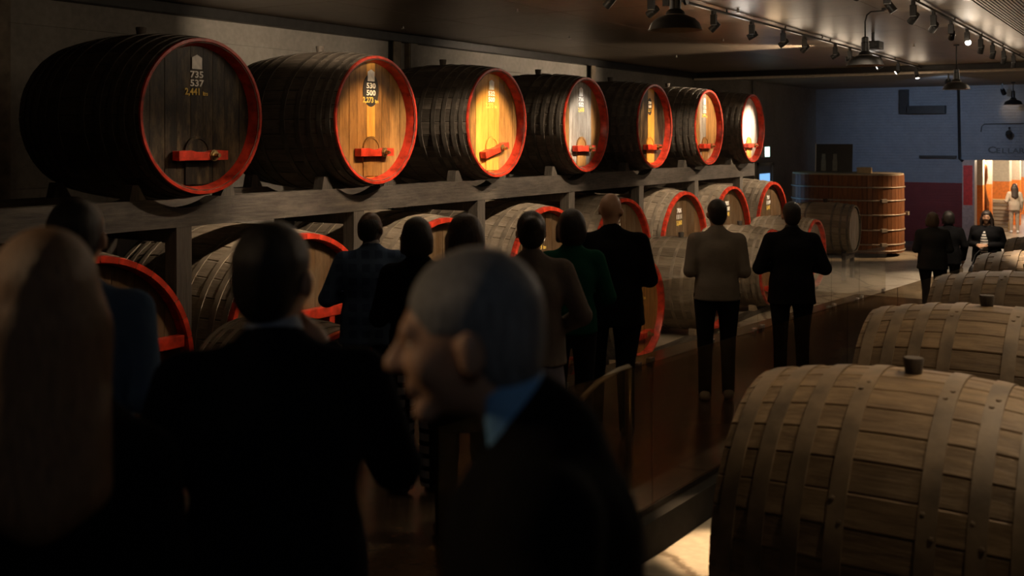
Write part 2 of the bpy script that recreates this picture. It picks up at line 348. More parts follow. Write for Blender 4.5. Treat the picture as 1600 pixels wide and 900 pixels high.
for k, y in enumerate((26.2, 26.35)):
    tag(obj('wall_pipe', tube([(-9.13, y, 0), (-9.13, y, Z(1.45))], .03), M_WALL), ['grey pipe running up the wall beside the side door', 'second grey pipe up the wall, nearest the side door'][k], 'pipe', 'pipes by the side door')
# far wall fittings
def fx(px, r=None, y=YF):   # x on the far wall for an image column
    u = (px-800)/FPX; return y*(u*ct-st)/(u*st+ct)
def fz(px, py, y=YF):
    u = (px-800)/FPX; d = y/(u*st+ct); return Z(-(py-215)/FPX*d)
t = thing('wall_ledge', 'dark L-shaped boxed ledge high on the far wall', 'ledge', (fx(1407), YF, fz(1420, 178)))
obj('upright', box(0, .24, -.16, 0, 0, .7), M_DARK, t); obj('shelf', box(.24, 1.25, -.3, 0, 0, .22), M_DARK, t)
tag(obj('drain_pipe', tube([(fx(1498), YF-.05, Z(1.4)), (fx(1500), YF-.05, fz(1500, 248)), (fx(1505), YF-.05, fz(1505, 252))], .04), M_DARK), 'dark drain pipe running down the far wall to the doorway', 'pipe')
tag(obj('steel_bracket', box(fx(1437), fx(1495), YF-.09, YF, fz(1470, 247), fz(1470, 243)), M_DARK), 'thin dark horizontal bracket on the blue far wall', 'bracket')
tag(obj('wire_loop', tube([(fx(1533), YF-.03, fz(1533, 206)), (fx(1534), YF-.03, fz(1534, 198)), (fx(1538), YF-.03, fz(1538, 194)), (fx(1600), YF-.03, fz(1600, 193))], .012), M_DARK), 'thin dark wire looped along the far wall above the lettering', 'wire')
t = thing('security_camera', 'small dark security camera above the cellar lettering', 'camera', (fx(1578), YF, fz(1578, 208)))
obj('arm', tube([(0, 0, .15), (0, -.18, .15), (0, -.2, 0)], .02), M_DARK, t); obj('housing', lathe([(0, -.12), (.07, -.12), (.09, .0), (.07, .08), (0, .1)], 14), M_DARK, t, (0, -.22, -.03), (.9, 0, 0))
t = thing('wall_lettering', 'dark raised lettering reading CELLAR over the doorway', 'sign', (fx(1548), YF-.012, fz(1570, 236)))
xo = 0
for ch, s in zip('CELLAR', (.25, .19, .19, .19, .19, .19)):
    me = text_mesh(ch, s, 1.25, .03); o = obj('letter', me, M_BLACK, t, (xo+(.03 if s == .25 else 0), 0, (s-.19)*.36), (0, 0, -PI/2)); xo += .19 if s == .25 else .148
# ------------------------------------------------------------------ casks
def cask_kit(key, Rh, Rb, L, nst, hoops, nb, body, hoopm, chime=.07, rimw=.05, rivets=False):
    k = dict(key=key, Rh=Rh, Rb=Rb, L=L, nst=nst, body=body, hoopm=hoopm, chime=chime, nb=nb)
    R = lambda x: Rb-(Rb-Rh)*(abs(2*x/L))**1.9
    k['R'] = R
    seg = 10; a = PI/nst*.985; ab = a*.90; vs = []; fs = []
    for i in range(seg+1):
        x = -L/2+L*i/seg; r = R(x)
        for (ang, dr) in ((-a, -.035), (-a, -.005), (-ab, 0), (ab, 0), (a, -.005), (a, -.035)):
            vs.append((x, (r+dr)*math.sin(ang), (r+dr)*math.cos(ang)))
    for i in range(seg):
        for j in range(5): p = i*6+j; fs.append((p, p+1, p+7, p+6))
    fs += [(5, 4, 3, 2, 1, 0), tuple(seg*6+j for j in range(6))]
    k['stave'] = mesh(key+'_stave', vs, fs)
    k['hoops'] = []
    for (x, wd) in hoops:
        t = .007; prof = []
        for q in (-.5, 0, .5): prof.append((R(x+q*wd)+t, x+q*wd))
        prof = [(R(x-wd/2)-.004, x-wd/2)]+prof+[(R(x+wd/2)-.004, x+wd/2)]
        k['hoops'].append(lathe(prof, 56, 'X', name=key+'_hoop'))
    e = L/2
    prof = [(R(e-rimw)+.003, e-rimw), (R(e)+.004, e), (R(e)+.001, e+.008), (R(e)-.016-rimw*.6, e+.008), (R(e)-.034-rimw*.4, e-.014), (R(e)-.064, e-chime)]
    k['rimprof'] = prof
    k['rim'] = lathe(prof, 56, 'X', name=key+'_rim')
    # per-stave rim segments
    vs = []; fs = []; m = len(prof); an = [-.965*PI/nst, 0, .965*PI/nst]
    for q in an:
        for (r, x) in prof: vs.append((x, r*math.sin(q), r*math.cos(q)))
    for i in range(2):
        for j in range(m-1): p = i*m+j; fs.append((p, p+1, p+m+1, p+m))
    k['rimseg'] = mesh(key+'_rimseg', vs, fs)
    Ri = R(e)-.055; k['Ri'] = Ri
    # head boards
    k['boards'] = []; rr = random.Random(3)
    cuts = [-Ri]+sorted(-Ri+2*Ri*(i+rr.uniform(-.18, .18))/nb for i in range(1, nb))+[Ri]; k['cuts'] = cuts
    for i in range(nb):
        y0, y1 = cuts[i]+.002, cuts[i+1]-.002; yy = np.linspace(max(y0, -Ri+1e-4), min(y1, Ri-1e-4), 5)
        top = [(y, math.sqrt(max(1e-8, Ri*Ri-y*y))) for y in yy]
        pts = top+[(y, -z) for y, z in reversed(top)]
        dx = rr.uniform(-.002, .002)
        k['boards'].append(extrude_poly(pts, e-chime-.025, e-chime+dx, 'YZ', key+'_board'))
    k['back'] = lathe([(0, -e+chime), (R(e)-.05, -e+chime), (R(e)-.05, -e+chime+.02)], 40, 'X')
    k['bung'] = lathe([(.0, 0), (.038, 0), (.05, .10), (.046, .112), (0, .116)], 14)
    k['rivet'] = lathe([(0, .012), (.012, .008), (.016, 0)], 8) if rivets else None
    return k
def cask(kit, name, label, x, y, zc, group, heads, rz=0, roll=None, rimmat=RED, seg=False, extra=None, bung=True, backrim=False, cat='barrel', hang=None):
    """axis along local X, front head at +X; empty stands under the middle of the cask"""
    base = zc-kit['Rb']; h = kit['Rb']
    t = thing(name, label, cat, (x, y, base), rz, group)
    n = kit['nst']; off = random.random()*PI if roll is None else roll
    for i in range(n):
        s = 1+random.uniform(-.004, .003)
        obj('stave', kit['stave'], kit['body'], t, (0, 0, h), (off+2*PI*i/n, 0, 0), (1, s, s))
        if seg: obj('rim_segment', kit['rimseg'], rimmat, t, (0, 0, h), (off+2*PI*i/n, 0, 0))
    for hm in kit['hoops']: obj('hoop', hm, kit['hoopm'], t, (0, 0, h), (random.uniform(0, 6), 0, 0))
    if not seg and rimmat is not None: obj('rim', kit['rim'], rimmat, t, (0, 0, h))
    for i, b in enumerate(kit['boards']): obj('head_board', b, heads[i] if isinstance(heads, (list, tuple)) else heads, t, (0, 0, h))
    obj('back_head', kit['back'], H_PLAIN, t, (0, 0, h))
    if bung: obj('bung', kit['bung'], BUNG, t, (random.uniform(-.02, .02), 0, 2*h-.012), scale=(.95, .95, .72))
    if kit['rivet']:
        for (hx) in kit['rivet_x']:
            for (a, dx) in ((1.05, -.02), (1.16, .02), (.25, .01), (.33, -.01)):
                r = kit['R'](hx)+.007
                obj('rivet', kit['rivet'], kit['hoopm'], t, (hx+dx, -r*math.sin(a), h+r*math.cos(a)), (a, 0, 0), (.75, .75, .6))
    if extra: extra(t, kit, h)
    return t
OVAL = extrude_poly([(.13*math.cos(q), .175*math.sin(q)) for q in np.linspace(0, 2*PI, 24, endpoint=False)], 0, .002, 'YZ', 'patch')
HATCH = extrude_poly([(-.13, -.28), (.13, -.28), (.13, 0)]+[(.13*math.cos(q), .13*math.sin(q)) for q in np.linspace(.2, PI-.2, 9)]+[(-.13, 0)], 0, .012, 'YZ', 'hatch')
HATCHARC = extrude_poly([(.14*math.cos(q), .14*math.sin(q)) for q in np.linspace(0, PI, 14)]+[(.115*math.cos(q), .115*math.sin(q)) for q in np.linspace(PI, 0, 14)], 0, .02, 'YZ', 'hatch_arch')
BARM = extrude_poly([(-.27, -.04), (.27, -.04), (.27, .04), (.14, .046), (.07, .03), (-.07, .03), (-.14, .046), (-.27, .04)], 0, .085, 'YZ', 'bar')
NUT = lathe([(0, .07), (.018, .07), (.02, .02), (.038, .018), (.042, 0), (0, 0)], 10, 'X')
TAGM = extrude_poly([(-.055, -.05), (.055, -.05), (.055, .05), (.0, .075), (-.055, .05)], 0, .004, 'YZ', 'tag')
def numbers(t, x, h, lines, z0, size, dz, mats, y=0):
    for i, s in enumerate(lines):
        if not s: continue
        main = s.split(' ')
        obj('number_lettering', text_mesh(main[0], size, 1.25 if i < 2 else .98), mats[i], t, (x, y-(.045 if len(main) > 1 else 0)*size/.08, h+z0-i*dz))
        if len(main) > 1:
            wdt = len(main[0])*size*.235-.01
            obj('unit_lettering', text_mesh(main[1], size*.62), mats[i], t, (x, y+wdt+.01, h+z0-i*dz-.012))
def upper_extra(lines, patch, plate, tilt=0, hatchmat=H_BROWN, small=False):
    def f(t, kit, h):
        x = kit['L']/2-kit['chime']+.003
        if patch: obj('number_patch', OVAL, PATCH, t, (x, 0, h+.315), scale=(1, .7, .8) if small else None)
        if plate: obj('tin_tag', TAGM, PLATE, t, (x+.003, 0, h+.46))
        numbers(t, x+.004, h, lines, .36 if not small else .375, .08 if not small else .06, .075 if not small else .06, (PW, PW, PY))
        hz = h-.34
        obj('hatch', HATCH, hatchmat, t, (x, 0, hz+.03)); obj('hatch_arch', HATCHARC, hatchmat, t, (x, 0, hz+.03))
        b = obj('clamp_bar', BARM, RED, t, (x+.012, 0, hz), (tilt, 0, 0))
        obj('bolt', NUT, BRASS, b, (.085, .11, 0)); obj('washer', lathe([(0, .012), (.05, .01), (.05, 0)], 12, 'X'), BRASS, b, (.083, .11, 0))
    return f
K_UP = cask_kit('upper', .672, .745, 1.64, 30, [(s*x, .055) for s in (1, -1) for x in (.735, .63, .50, .36, .17)], 9, UP, HOOP_UP, .1, .012)
YU = [6.32+2.338*i for i in range(7)]; XU = -7.1; ZU = Z(.185)
def heads(seq): return [dict(g=H_GOLD, b=H_BROWN, d=H_DARK, y=H_GREY, p=H_PALE)[c] for c in seq]
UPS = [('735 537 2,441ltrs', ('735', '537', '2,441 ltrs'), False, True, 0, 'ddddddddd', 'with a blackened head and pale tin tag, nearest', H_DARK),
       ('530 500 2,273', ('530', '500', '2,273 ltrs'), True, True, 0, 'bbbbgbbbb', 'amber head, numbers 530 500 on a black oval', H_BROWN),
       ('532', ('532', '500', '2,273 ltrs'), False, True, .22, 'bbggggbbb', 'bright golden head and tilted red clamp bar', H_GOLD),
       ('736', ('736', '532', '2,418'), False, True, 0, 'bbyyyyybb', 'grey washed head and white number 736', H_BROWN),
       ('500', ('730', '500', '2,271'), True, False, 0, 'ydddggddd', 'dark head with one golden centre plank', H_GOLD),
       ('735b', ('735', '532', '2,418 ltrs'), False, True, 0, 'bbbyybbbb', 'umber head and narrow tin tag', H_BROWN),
       ('last', ('', '', ''), False, False, 0, 'ypppppppy', 'pale head with hot light in its colour, at the far row end', H_GOLD)]
ORD = ['first', 'second', 'third', 'fourth', 'fifth', 'sixth', 'seventh', 'eighth']
for i, (k, lines, patch, plate, tilt, seq, desc, hm) in enumerate(UPS):
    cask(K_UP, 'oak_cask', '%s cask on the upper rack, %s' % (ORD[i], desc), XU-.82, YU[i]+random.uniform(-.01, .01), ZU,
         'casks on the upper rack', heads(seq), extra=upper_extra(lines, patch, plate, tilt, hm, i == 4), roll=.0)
# lower rack row
K_LOW = cask_kit('lower', .98, 1.05, 1.85, 34, [(s*x, .06) for s in (1, -1) for x in (.84, .70, .52, .30)], 11, LOW, HOOP_LOW, .09, .05)
YLW = [5.22+2.335*i for i in range(8)]; ZLW = Z(-1.91)
LOWT = [None, None, None, ('604', '1063', '4,833 ltrs'), ('603', '1061', '4,880 ltrs'), ('706', '1111', '5,060'), ('705', '1108', '5,040'), ('701', '1109', '5,045')]
def low_extra(i):
    def f(t, kit, h):
        x = kit['L']/2-kit['chime']+.003
        if LOWT[i]: numbers(t, x+.003, h, LOWT[i], .66, .105, .105, (PW, PW, PY), y=-.1)
        if i in (0, 1):      # wide red hatch framing
            W = math.sqrt(kit['Ri']**2-.21**2)
            obj('cross_bar', box(0, .09, -W+.02, W-.02, .14, .24, .008), RED, t, (x, 0, h))
            obj('sill_bar', box(0, .10, .36, math.sqrt(kit['Ri']**2-.18**2)-.02, -.18, -.08, .008), RED, t, (x, 0, h))
            obj('side_bar', box(0, .085, .34, .42, -.178, .14, .008), RED, t, (x, 0, h))
    return f
for i in range(8):
    lab = ['nearest, with red hatch bars', 'behind the dark-suited person', 'third from the near end, behind dark-haired heads', 'numbered 604 1063', 'behind the bald person', 'sixth, left of the beige sweater', 'behind the beige sweater', 'farthest, past the last post'][i]
    cask(K_LOW, 'oak_cask', 'dusty grey cask in the lower rack row, %s' % lab, XU-.925+.02*(i % 2), YLW[i], ZLW, 'casks in the lower rack row', H_LOW, seg=True, extra=low_extra(i), bung=False)
K_REAR = cask_kit('rear', .92, 1.0, 1.1, 26, [(s*x, .06) for s in (1, -1) for x in (.52, .38, .2)], 7, UP, HOOP_UP, .07)
for i in range(7):
    cask(K_REAR, 'oak_cask', 'dark cask at the wall behind the lower rack, %s from near end' % ORD[i], -9.64, YLW[i]+1.17, Z(-1.98), 'dark casks at the wall', H_PLAIN, rimmat=None, bung=False)
# floor row left of the walkway
K_MID = cask_kit('mid', .64, .70, 1.2, 26, [(s*x, .045) for s in (1, -1) for x in (.54, .44, .30, .13)], 9, MID, HOOP_LOW, .07, .03)
ML = ['nearest, half hidden by a dark suit', 'behind the blue checked jacket', 'behind the cardigan wearer', 'rim showing beside the bald person', 'left of the beige sweater', 'between the beige sweater and the black jacket', 'right of the lone black jacket']
def mid_extra(t, kit, h):
    x = kit['L']/2-kit['chime']+.003
    if abs(t.location.y-12.5) < .1: numbers(t, x+.003, h, ('', '', '640 ltrs'), .3, .08, .085, (PW, PW, PY), y=.1)
    b = obj('clamp_bar', BARM, RED, t, (x, 0, h-.34)); obj('bolt', NUT, BRASS, b, (.085, .1, 0))
YM = [6.55, 8.6, 10.4, 12.5, 15.1, 17.7, 20.3]
for i, y in enumerate(YM):
    cask(K_MID, 'oak_cask', 'red-rimmed cask in the floor row, %s' % ML[i], -6.42 if i else -6.33, y, Z(-2.22), 'casks in the floor row', H_BROWN if i % 2 else H_GREY, extra=mid_extra)
K_LEG = cask_kit('legged', .50, .55, 1.3, 24, [(s*x, .04) for s in (1, -1) for x in (.6, .46, .28)], 9, MID, HOOP_UP, .02)
cask(K_LEG, 'oak_cask', 'dark cask without red rim, resting on a legged stand', -6.36, 22.75, Z(-1.93), 'casks in the floor row', H_GREY, rimmat=None)
t = thing('cask_stand', 'black four-legged stand under the dark cask', 'stand', (-6.36, 22.75, 0))
for dx in (-.5, .5):
    for dy in (-.32, .32): obj('leg', box(dx-.04, dx+.04, dy-.04, dy+.04, 0, .62, .005), M_BLACK, t)
    obj('cross_rail', box(dx-.04, dx+.04, -.3, .3, .44, .51), M_BLACK, t)
# right hand row
K_RGT = cask_kit('right', .745, .83, 1.48, 36, [(s*x, .075) for s in (1, -1) for x in (.18, .365, .525, .665)], 9, RGT, HOOP_RGT, .07, rivets=True)
K_RGT['rivet_x'] = (.18, -.18, .365)
RL = ['nearest and largest, dark bung on top', 'second behind the large one at lower right', 'third back, dark brown', 'fourth back, pale in the light', 'fifth back, beside the woman in the striped top', 'sixth back, at the right picture edge']
for i in range(6):
    dz = [0, 0, -.03, -.06, -.08, -.08][i]
    cask(K_RGT, 'oak_cask', 'brown cask in the right hand row, %s' % RL[i], -1.02, 5.2+2.31*i, Z(-1.93+dz), 'casks in the right hand row', H_PLAIN, rimmat=None)
# skids and chocks under the floor rows
def skid(name, label, x, y0, y1, z1, ysl, r, zc, cm=CHOCK, group='timber skids'):
    t = thing(name, label, 'skid', (x, y0, 0), 0, group)
    obj('rail', box(-.06, .06, 0, y1-y0, 0, z1, .006), TIMB, t)
    for y in ysl:
        for s in (-1, 1):
            p = [(s*.27, z1), (s*.45, z1), (s*.45, z1+.10), (s*.36, z1+.075)]
            obj('chock', extrude_poly([(y-y0+a, b) for a, b in p], -.05, .05, 'YZ'), cm, t)
skid('timber_skid', 'front timber skid under the floor row of casks', -6.05, 5.9, 21.0, .075, YM, .7, 0)
skid('timber_skid', 'rear timber skid under the floor row of casks', -6.78, 5.9, 21.0, .075, YM, .7, 0)
skid('timber_skid', 'front timber skid under the lower rack casks', -7.2, 4.2, 22.6, .045, [], .7, 0)
skid('timber_skid', 'rear timber skid under the lower rack casks', -8.6, 4.2, 22.6, .05, [], .7, 0)
YR = [5.2+2.31*i for i in range(6)]
skid('timber_skid', 'left timber skid under the right hand casks', -1.5, 4.4, 17.5, .155, [], .7, 0)
skid('timber_skid', 'right timber skid under the right hand casks', -.54, 4.4, 17.5, .155, [], .7, 0)
# ------------------------------------------------------------------ rack
rk = thing('barrel_rack', 'long dark timber rack carrying the upper row of casks', 'rack', (-7.41, 5.0, 0))
def notched(x0, x1, y0, y1, zt, zb):
    pts = [(y0, zb), (y0, zt)]
    Rn = .80
    for y in YU:
        hw = math.sqrt(Rn**2-(ZU-zt)**2); a0 = math.asin(hw/Rn)
        for q in np.linspace(-a0, a0, 9): pts.append((y+Rn*math.sin(q), ZU-Rn*math.cos(q)))
    pts += [(y1, zt), (y1, zb)]
    return extrude_poly([(a-5.0, b) for a, b in pts], x0+7.41, x1+7.41, 'YZ')
obj('beam', notched(-7.49, -7.33, 4.55, 21.1, Z(-.53), Z(-.78)), TIMB, rk)
obj('beam', notched(-8.5, -8.34, 4.55, 21.1, Z(-.53), Z(-.78)), TIMB, rk)
post = box(-.075, .075, -.085, .085, 0, Z(-.78), .006)
wedge = extrude_poly([(-.12, 0), (.05, 0), (-.03, .13), (-.09, .13)], -.06, .06, 'YZ')
for y in YU:
    for x in (-7.41, -8.42):
        obj('post', post, TIMBZ, rk, (x+7.41, y-.02-5, 0))
        obj('chock', wedge, TIMBZ, rk, (x+7.41, y-.46-5, Z(-.53))); obj('chock', wedge, TIMBZ, rk, (x+7.41, y+.46-5, Z(-.53)), (0, 0, PI))
for y in YU[::1]:
    obj('cross_beam', box(-.95, -.05, -.06, .06, Z(-.92), Z(-.80)), TIMBZ, rk, (0, y-5.02, 0))
# ------------------------------------------------------------------ glass barriers
def barrier(label, x, cuts, h, gm, base):
    t = thing('glass_barrier', label, 'barrier', (x, cuts[0], ramp(cuts[0])), 0, 'glass barriers')
    z00 = ramp(cuts[0])
    for a, b in zip(cuts[:-1], cuts[1:]):
        za, zb = ramp(a)-z00, ramp(b)-z00; a2, b2 = a-cuts[0]+.006, b-cuts[0]-.006
        vs = [(dx, yy, zz) for dx in (-.006, .006) for yy, zz in ((a2, za+.03), (b2, zb+.03), (b2, zb+h), (a2, za+h))]
        obj('glass_pane', mesh('pane', vs, [(0, 1, 2, 3), (7, 6, 5, 4), (0, 4, 5, 1), (1, 5, 6, 2), (2, 6, 7, 3), (3, 7, 4, 0)]), gm, t)
        if base:
            vs = [(dx, yy, zz) for dx in (-.05, .08) for yy, zz in ((a2-.006, za-.165), (b2+.006, zb-.165), (b2+.006, zb+.035), (a2-.006, za+.035))]
            obj('base_channel', mesh('chan', vs, [(0, 1, 2, 3), (7, 6, 5, 4), (0, 4, 5, 1), (1, 5, 6, 2), (2, 6, 7, 3), (3, 7, 4, 0)]), M_CHAN, t)
        else:
            obj('foot_clamp', box(-.03, .03, a2+.1, a2+.2, za+.0, za+.09, .004), STEEL, t); obj('foot_clamp', box(-.03, .03, b2-.2, b2-.1, zb+.0, zb+.09, .004), STEEL, t)
    return t
br = barrier('tinted glass barrier along the right side of the walkway', -2.56, [3.5, 5.6, 7.8, 9.9, 12.0, 14.1, 16.2], .90, M_GLASS, True)
obj('end_post', tube([(-.09, 1.98, ramp(5.5)-ramp(3.5)), (-.09, 1.98, ramp(5.5)-ramp(3.5)+.88)], .02), STEEL, br)
obj('handrail_end', tube([(-.09, 1.98, ramp(5.5)-ramp(3.5)+.88), (-.09, 1.86, ramp(5.5)-ramp(3.5)+.885), (-.10, 1.62, ramp(5.5)-ramp(3.5)+.86), (-.11, 1.45, ramp(5.5)-ramp(3.5)+.80)], .015), HOOP_LOW, br)
barrier('clear glass barrier between the walkway and the floor casks', -4.75, [8.3, 10.2, 11.95, 13.8, 15.6, 17.4, 19.2, 21.2], .90, M_GLASS2, False)
# ------------------------------------------------------------------ lighting tracks, spotlights, pendants
def track(label, x, y0, y1):
    t = thing('lighting_track', label, 'lighting track', (x, y0, Z(1.6)), 0, 'lighting tracks')
    obj('rail', box(-.02, .02, 0, y1-y0, -.03, .0), M_BLACK, t)
    y = .5
    while y < y1-y0: obj('hanger', box(-.008, .008, y-.008, y+.008, 0, .045), M_BLACK, t); y += 2.4
    return t
track('black lighting track over the walkway, aimed at the cask heads', -4.85, -2, 25.1)
track('black lighting track nearer the right, with bright lenses', -2.55, 3, 25.1)
CANB = lathe([(0, 0), (.035, 0), (.042, .03), (.045, .14), (.041, .14), (.04, .128)], 16)
LENSM = lathe([(0, .131), (.04, .131), (.04, .128)], 16)
SPBOX = box(-.035, .035, -.03, .03, -.17, -.04, .004); SPAD = box(-.015, .015, -.05, .05, -.042, 0)
YOKE = box(-.008, .008, .03, .042, -.2, -.12)
def spotlight(label, x, y, target, energy, color=WARM, cone=30, blend=.6, lit=True, group='spotlights', rad=.04, fill=4):
    t = thing('track_spotlight', label, 'spotlight', (x, y, Z(1.57)), 0, group)
    obj('adapter', SPAD, M_BLACK, t); obj('driver_box', SPBOX, M_BLACK, t); obj('yoke', YOKE, M_BLACK, t)
    piv = Vector((0, .075, -.17)); d = (Vector(target)-(Vector((x, y, Z(1.57)))+piv)).normalized()
    q = d.to_track_quat('Z', 'Y').to_euler()
    cb = obj('can', CANB, M_BLACK, t, piv-d*.05, q)
    obj('lens', LENSM, M_LENS_ON if lit else M_LENS_OFF, cb)
    if lit and energy > 0:
        L = lamp_data('SPOT', energy, color, rad, cone, blend)
        o = bpy.data.objects.new('lamp', L); link(o, cb); o.location = (0, 0, .15); o.rotation_euler = (PI, 0, 0)
        o = bpy.data.objects.new('added_fill', lamp_data('POINT', fill, color, .18)); link(o, cb); o.location = (0, 0, .19)  # point light added at each can to raise the ambient light
    return t
NUM = ['first', 'second', 'third', 'fourth', 'fifth', 'sixth', 'seventh', 'eighth', 'ninth', 'tenth', 'eleventh', 'twelfth', 'thirteenth', 'fourteenth', 'fifteenth', 'sixteenth', 'seventeenth', 'eighteenth', 'nineteenth', 'twentieth']
def UH(i, dz=0, dy=0): return (XU, YU[i]+dy, ZU+dz)
def LT(i, dz=0, dy=0): return (XU-.35, YLW[i]+dy, Z(-.9)+dz)
LEFT = [ # y, target, energy, color, cone
    (-.6, (-.95, 1.25, Z(-.2)), 110, WARM, 26, 1), (5.0, UH(0, -.5, .0), 32, WARM, 26, 1), (7.0, LT(1, -.1, -.1), 280, WARM2, 24, 1), (8.0, LT(1, -.1), 486, WARM2, 40, 1), (6.6, (XL, 10.6, Z(1.36)), 850, WARM2, 30, 1), (7.6, LT(0, -.4), 202, WARM2, 34, 1), (8.5, UH(1, -.1, -.05), 520, WARM, 26, 1),  # unseen near spots, added to light the nearest face, near casks and wall
    (9.56, LT(2, -.0), 621, WARM2, 56, 1), (10.6, UH(2, -.08, 0), 1050, (1, .72, .4), 25, 1), (12.45, LT(3, -.0), 621, WARM2, 56, 1),
    (13.85, UH(3, .0, 0), 700, WHITE, 22, 1), (15.2, UH(4, -.05, -.05), 700, WARM, 24, 1),
    (16.25, LT(5, -.1), 621, WARM2, 56, 1), (18.0, UH(5, -.05, 0), 300, WARM2, 22, 1), (18.95, (XL, 17.5, Z(1.0)), 900, WARM2, 60, 1), (19.9, LT(6, 0), 756, WARM2, 55, 1),
    (21.2, UH(6, 0, 0), 1500, WHITE, 22, 1), (22.8, LT(7, 0), 1080, WARM2, 46, 1), (24.6, (-4.0, 23.4, 0), 400, WARM2, 50, 1)]
for i, (y, tg, e, col, cone, on) in enumerate(LEFT):
    spotlight('black spotlight on the left track, %s from the near end' % NUM[i], -4.85, y, tg, e, col, cone, .7, bool(on), 'left track spotlights')
RIGHT = [(6.6, (-2.12, 5.75, .6), 1900, WARM, 15), (10.25, (-6.2, 13.2, .8), 500, WARM2, 40), (11.46, (-.9, 12.1, 1.9), 1300, WARM2, 26), (12.77, (-6.2, 15.6, .8), 400, WARM2, 44),
         (13.98, (-6.2, 18.5, .8), 450, WARM2, 40), (15.2, (-4.6, 22, 0), 0, WARM2, 40), (16.5, (-1.0, 8.0, Z(-.8)), 120, WARM2, 40), (17.77, (-3.8, 19.6, 0), 420, WARM2, 44), (19.03, (-4.0, 21, 0), 480, WARM2, 44), (20.37, (-3.7, 22.6, 0), 520, WARM2, 44), (21.7, (-3.2, 24, 0), 700, WARM2, 44)]
for i, (y, tg, e, col, cone) in enumerate(RIGHT):
    spotlight('black spotlight on the right track, %s from the near end' % NUM[i], -2.55, y, tg, e, col, cone, .6, e > 0, 'right track spotlights')
track('unseen black lighting track added over the right hand casks', .1, 3, 14)  # unseen track and spots, added to light these casks from the right
for i, (y, tg, e, cone) in enumerate(((4.7, (-.85, 5.2, Z(-1.3)), 48, 66), (6.5, (-.85, 5.45, Z(-1.1)), 190, 60), (7.2, (-.85, 7.5, Z(-1.3)), 40, 60), (8.7, (-.85, 7.7, Z(-1.1)), 170, 56), (10.9, (-.85, 10.0, Z(-1.1)), 90, 46))):
    spotlight('unseen black spotlight added over the right hand casks, %s from the near end' % NUM[i], .1, y, tg, e, (1, .74, .46), cone, .7, True, 'added spotlights over the right hand casks', fill=3)
SHADE = lathe([(.035, .30), (.05, .28), (.05, .17), (.075, .15), (.085, .12), (.17, .085), (.205, .05), (.225, .0), (.235, -.012)], 32)
SHIN = lathe([(.0, .13), (.07, .13), (.165, .075), (.2, .042), (.222, -.004), (.235, -.012)], 32)
for i, (x, y, z) in enumerate(((-3.62, 8.4, .93), (-3.34, 13.8, .93), (-3.25, 19.9, .86), (-3.6, 30.6, .88))):
    top = CEIL if i < 3 else Z(1.46)
    t = thing('pendant_lamp', ['black enamel pendant lamp, nearest and largest, above the walkway', 'black enamel pendant lamp on a bent rod, second from the near end', 'black enamel pendant lamp before the far beam', 'small black pendant lamp beyond the far beam near the lettering'][i], 'lamp', (x, y, Z(z)), 0, 'pendant lamps')
    obj('shade', SHADE, M_BLACK, t); obj('shade_lining', SHIN, M_SHADEIN, t)
    obj('lamp_holder', lathe([(.0, .36), (.03, .355), (.045, .34), (.045, .28), (.0, .28)], 16), M_BLACK, t)
    hh = top-Z(z)
    if i == 1: obj('rod', tube([(0, 0, .34), (0, 0, hh-.16), (.02, .0, hh-.08), (.07, 0, hh-.04), (.22, .05, hh-.03), (.24, .05, hh)], .01), M_BLACK, t)
    else: obj('rod', tube([(0, 0, .34), (0, 0, hh)], .012), M_BLACK, t)
    obj('canopy', lathe([(0, 0), (.05, 0), (.05, -.025), (0, -.03)], 14), M_BLACK, t, (.24 if i == 1 else 0, .05 if i == 1 else 0, hh))
    if i == 0:
        obj('bracket', box(-.11, -.05, -.02, .02, .2, .42), M_BLACK, t); obj('knob', lathe([(0, .02), (.04, .02), (.045, 0), (0, 0)], 12), M_BLACK, t, (.09, 0, .24), (0, PI/2, 0))
x, y = at(1364, 16.5)
t = thing('ceiling_projector', 'small dark box fixed to the ceiling behind the bent rod lamp', 'projector', (x, y, CEIL-.2))
obj('case', box(-.13, .13, -.16, .16, -.06, .06, .015), M_BLACK, t); obj('stalk', box(-.02, .02, -.02, .02, .06, .2), M_BLACK, t); obj('lens', lathe([(0, .02), (.03, .02), (.035, 0)], 12), M_LENS_OFF, t, (.08, -.16, 0), (PI/2, 0, 0))
for i, (px, d, tg) in enumerate(((1482, 24.0, (-5.9, 31.8, Z(-.1))), (1566, 28.5, (-3.6, 33.5, Z(-.2))))):
    x, y = at(px, d)
    t = thing('ceiling_spotlight', ['spotlight with a cold white glow just below the far beam', 'small dark spotlight near the far right ceiling'][i], 'spotlight', (x, y, Z(1.3)))
    d_ = (Vector(tg)-Vector((x, y, Z(1.3)))).normalized(); e = d_.to_track_quat('Z', 'Y').to_euler()
    obj('arm', box(-.015, .015, -.015, .015, 0, .2), M_BLACK, t); cb = obj('can', CANB, M_BLACK, t, (0, 0, 0), e, (1.4, 1.4, 1.4)); obj('lens', LENSM, M_LENS_ON, cb)
    o = bpy.data.objects.new('lamp', lamp_data('SPOT', (300, 8)[i], ((.5, .68, 1), WARM)[i], .06, (62, 50)[i], .9)); link(o, cb); o.location = (0, 0, .15); o.rotation_euler = (PI, 0, 0)
t = thing('ceiling_spotlight', 'unseen spotlight added off to the right for the rounded vat end', 'spotlight', (-1.6, 29.9, Z(1.3)))  # out-of-view lamp added to brighten the vat's rounded end
d_ = (Vector((-5.85, 28.2, Z(-1.9)))-Vector((-1.6, 29.9, Z(1.3)))).normalized(); obj('arm', box(-.015, .015, -.015, .015, 0, .2), M_BLACK, t); cb = obj('can', CANB, M_BLACK, t, (0, 0, 0), d_.to_track_quat('Z', 'Y').to_euler(), (1.4, 1.4, 1.4)); obj('lens', LENSM, M_LENS_ON, cb)
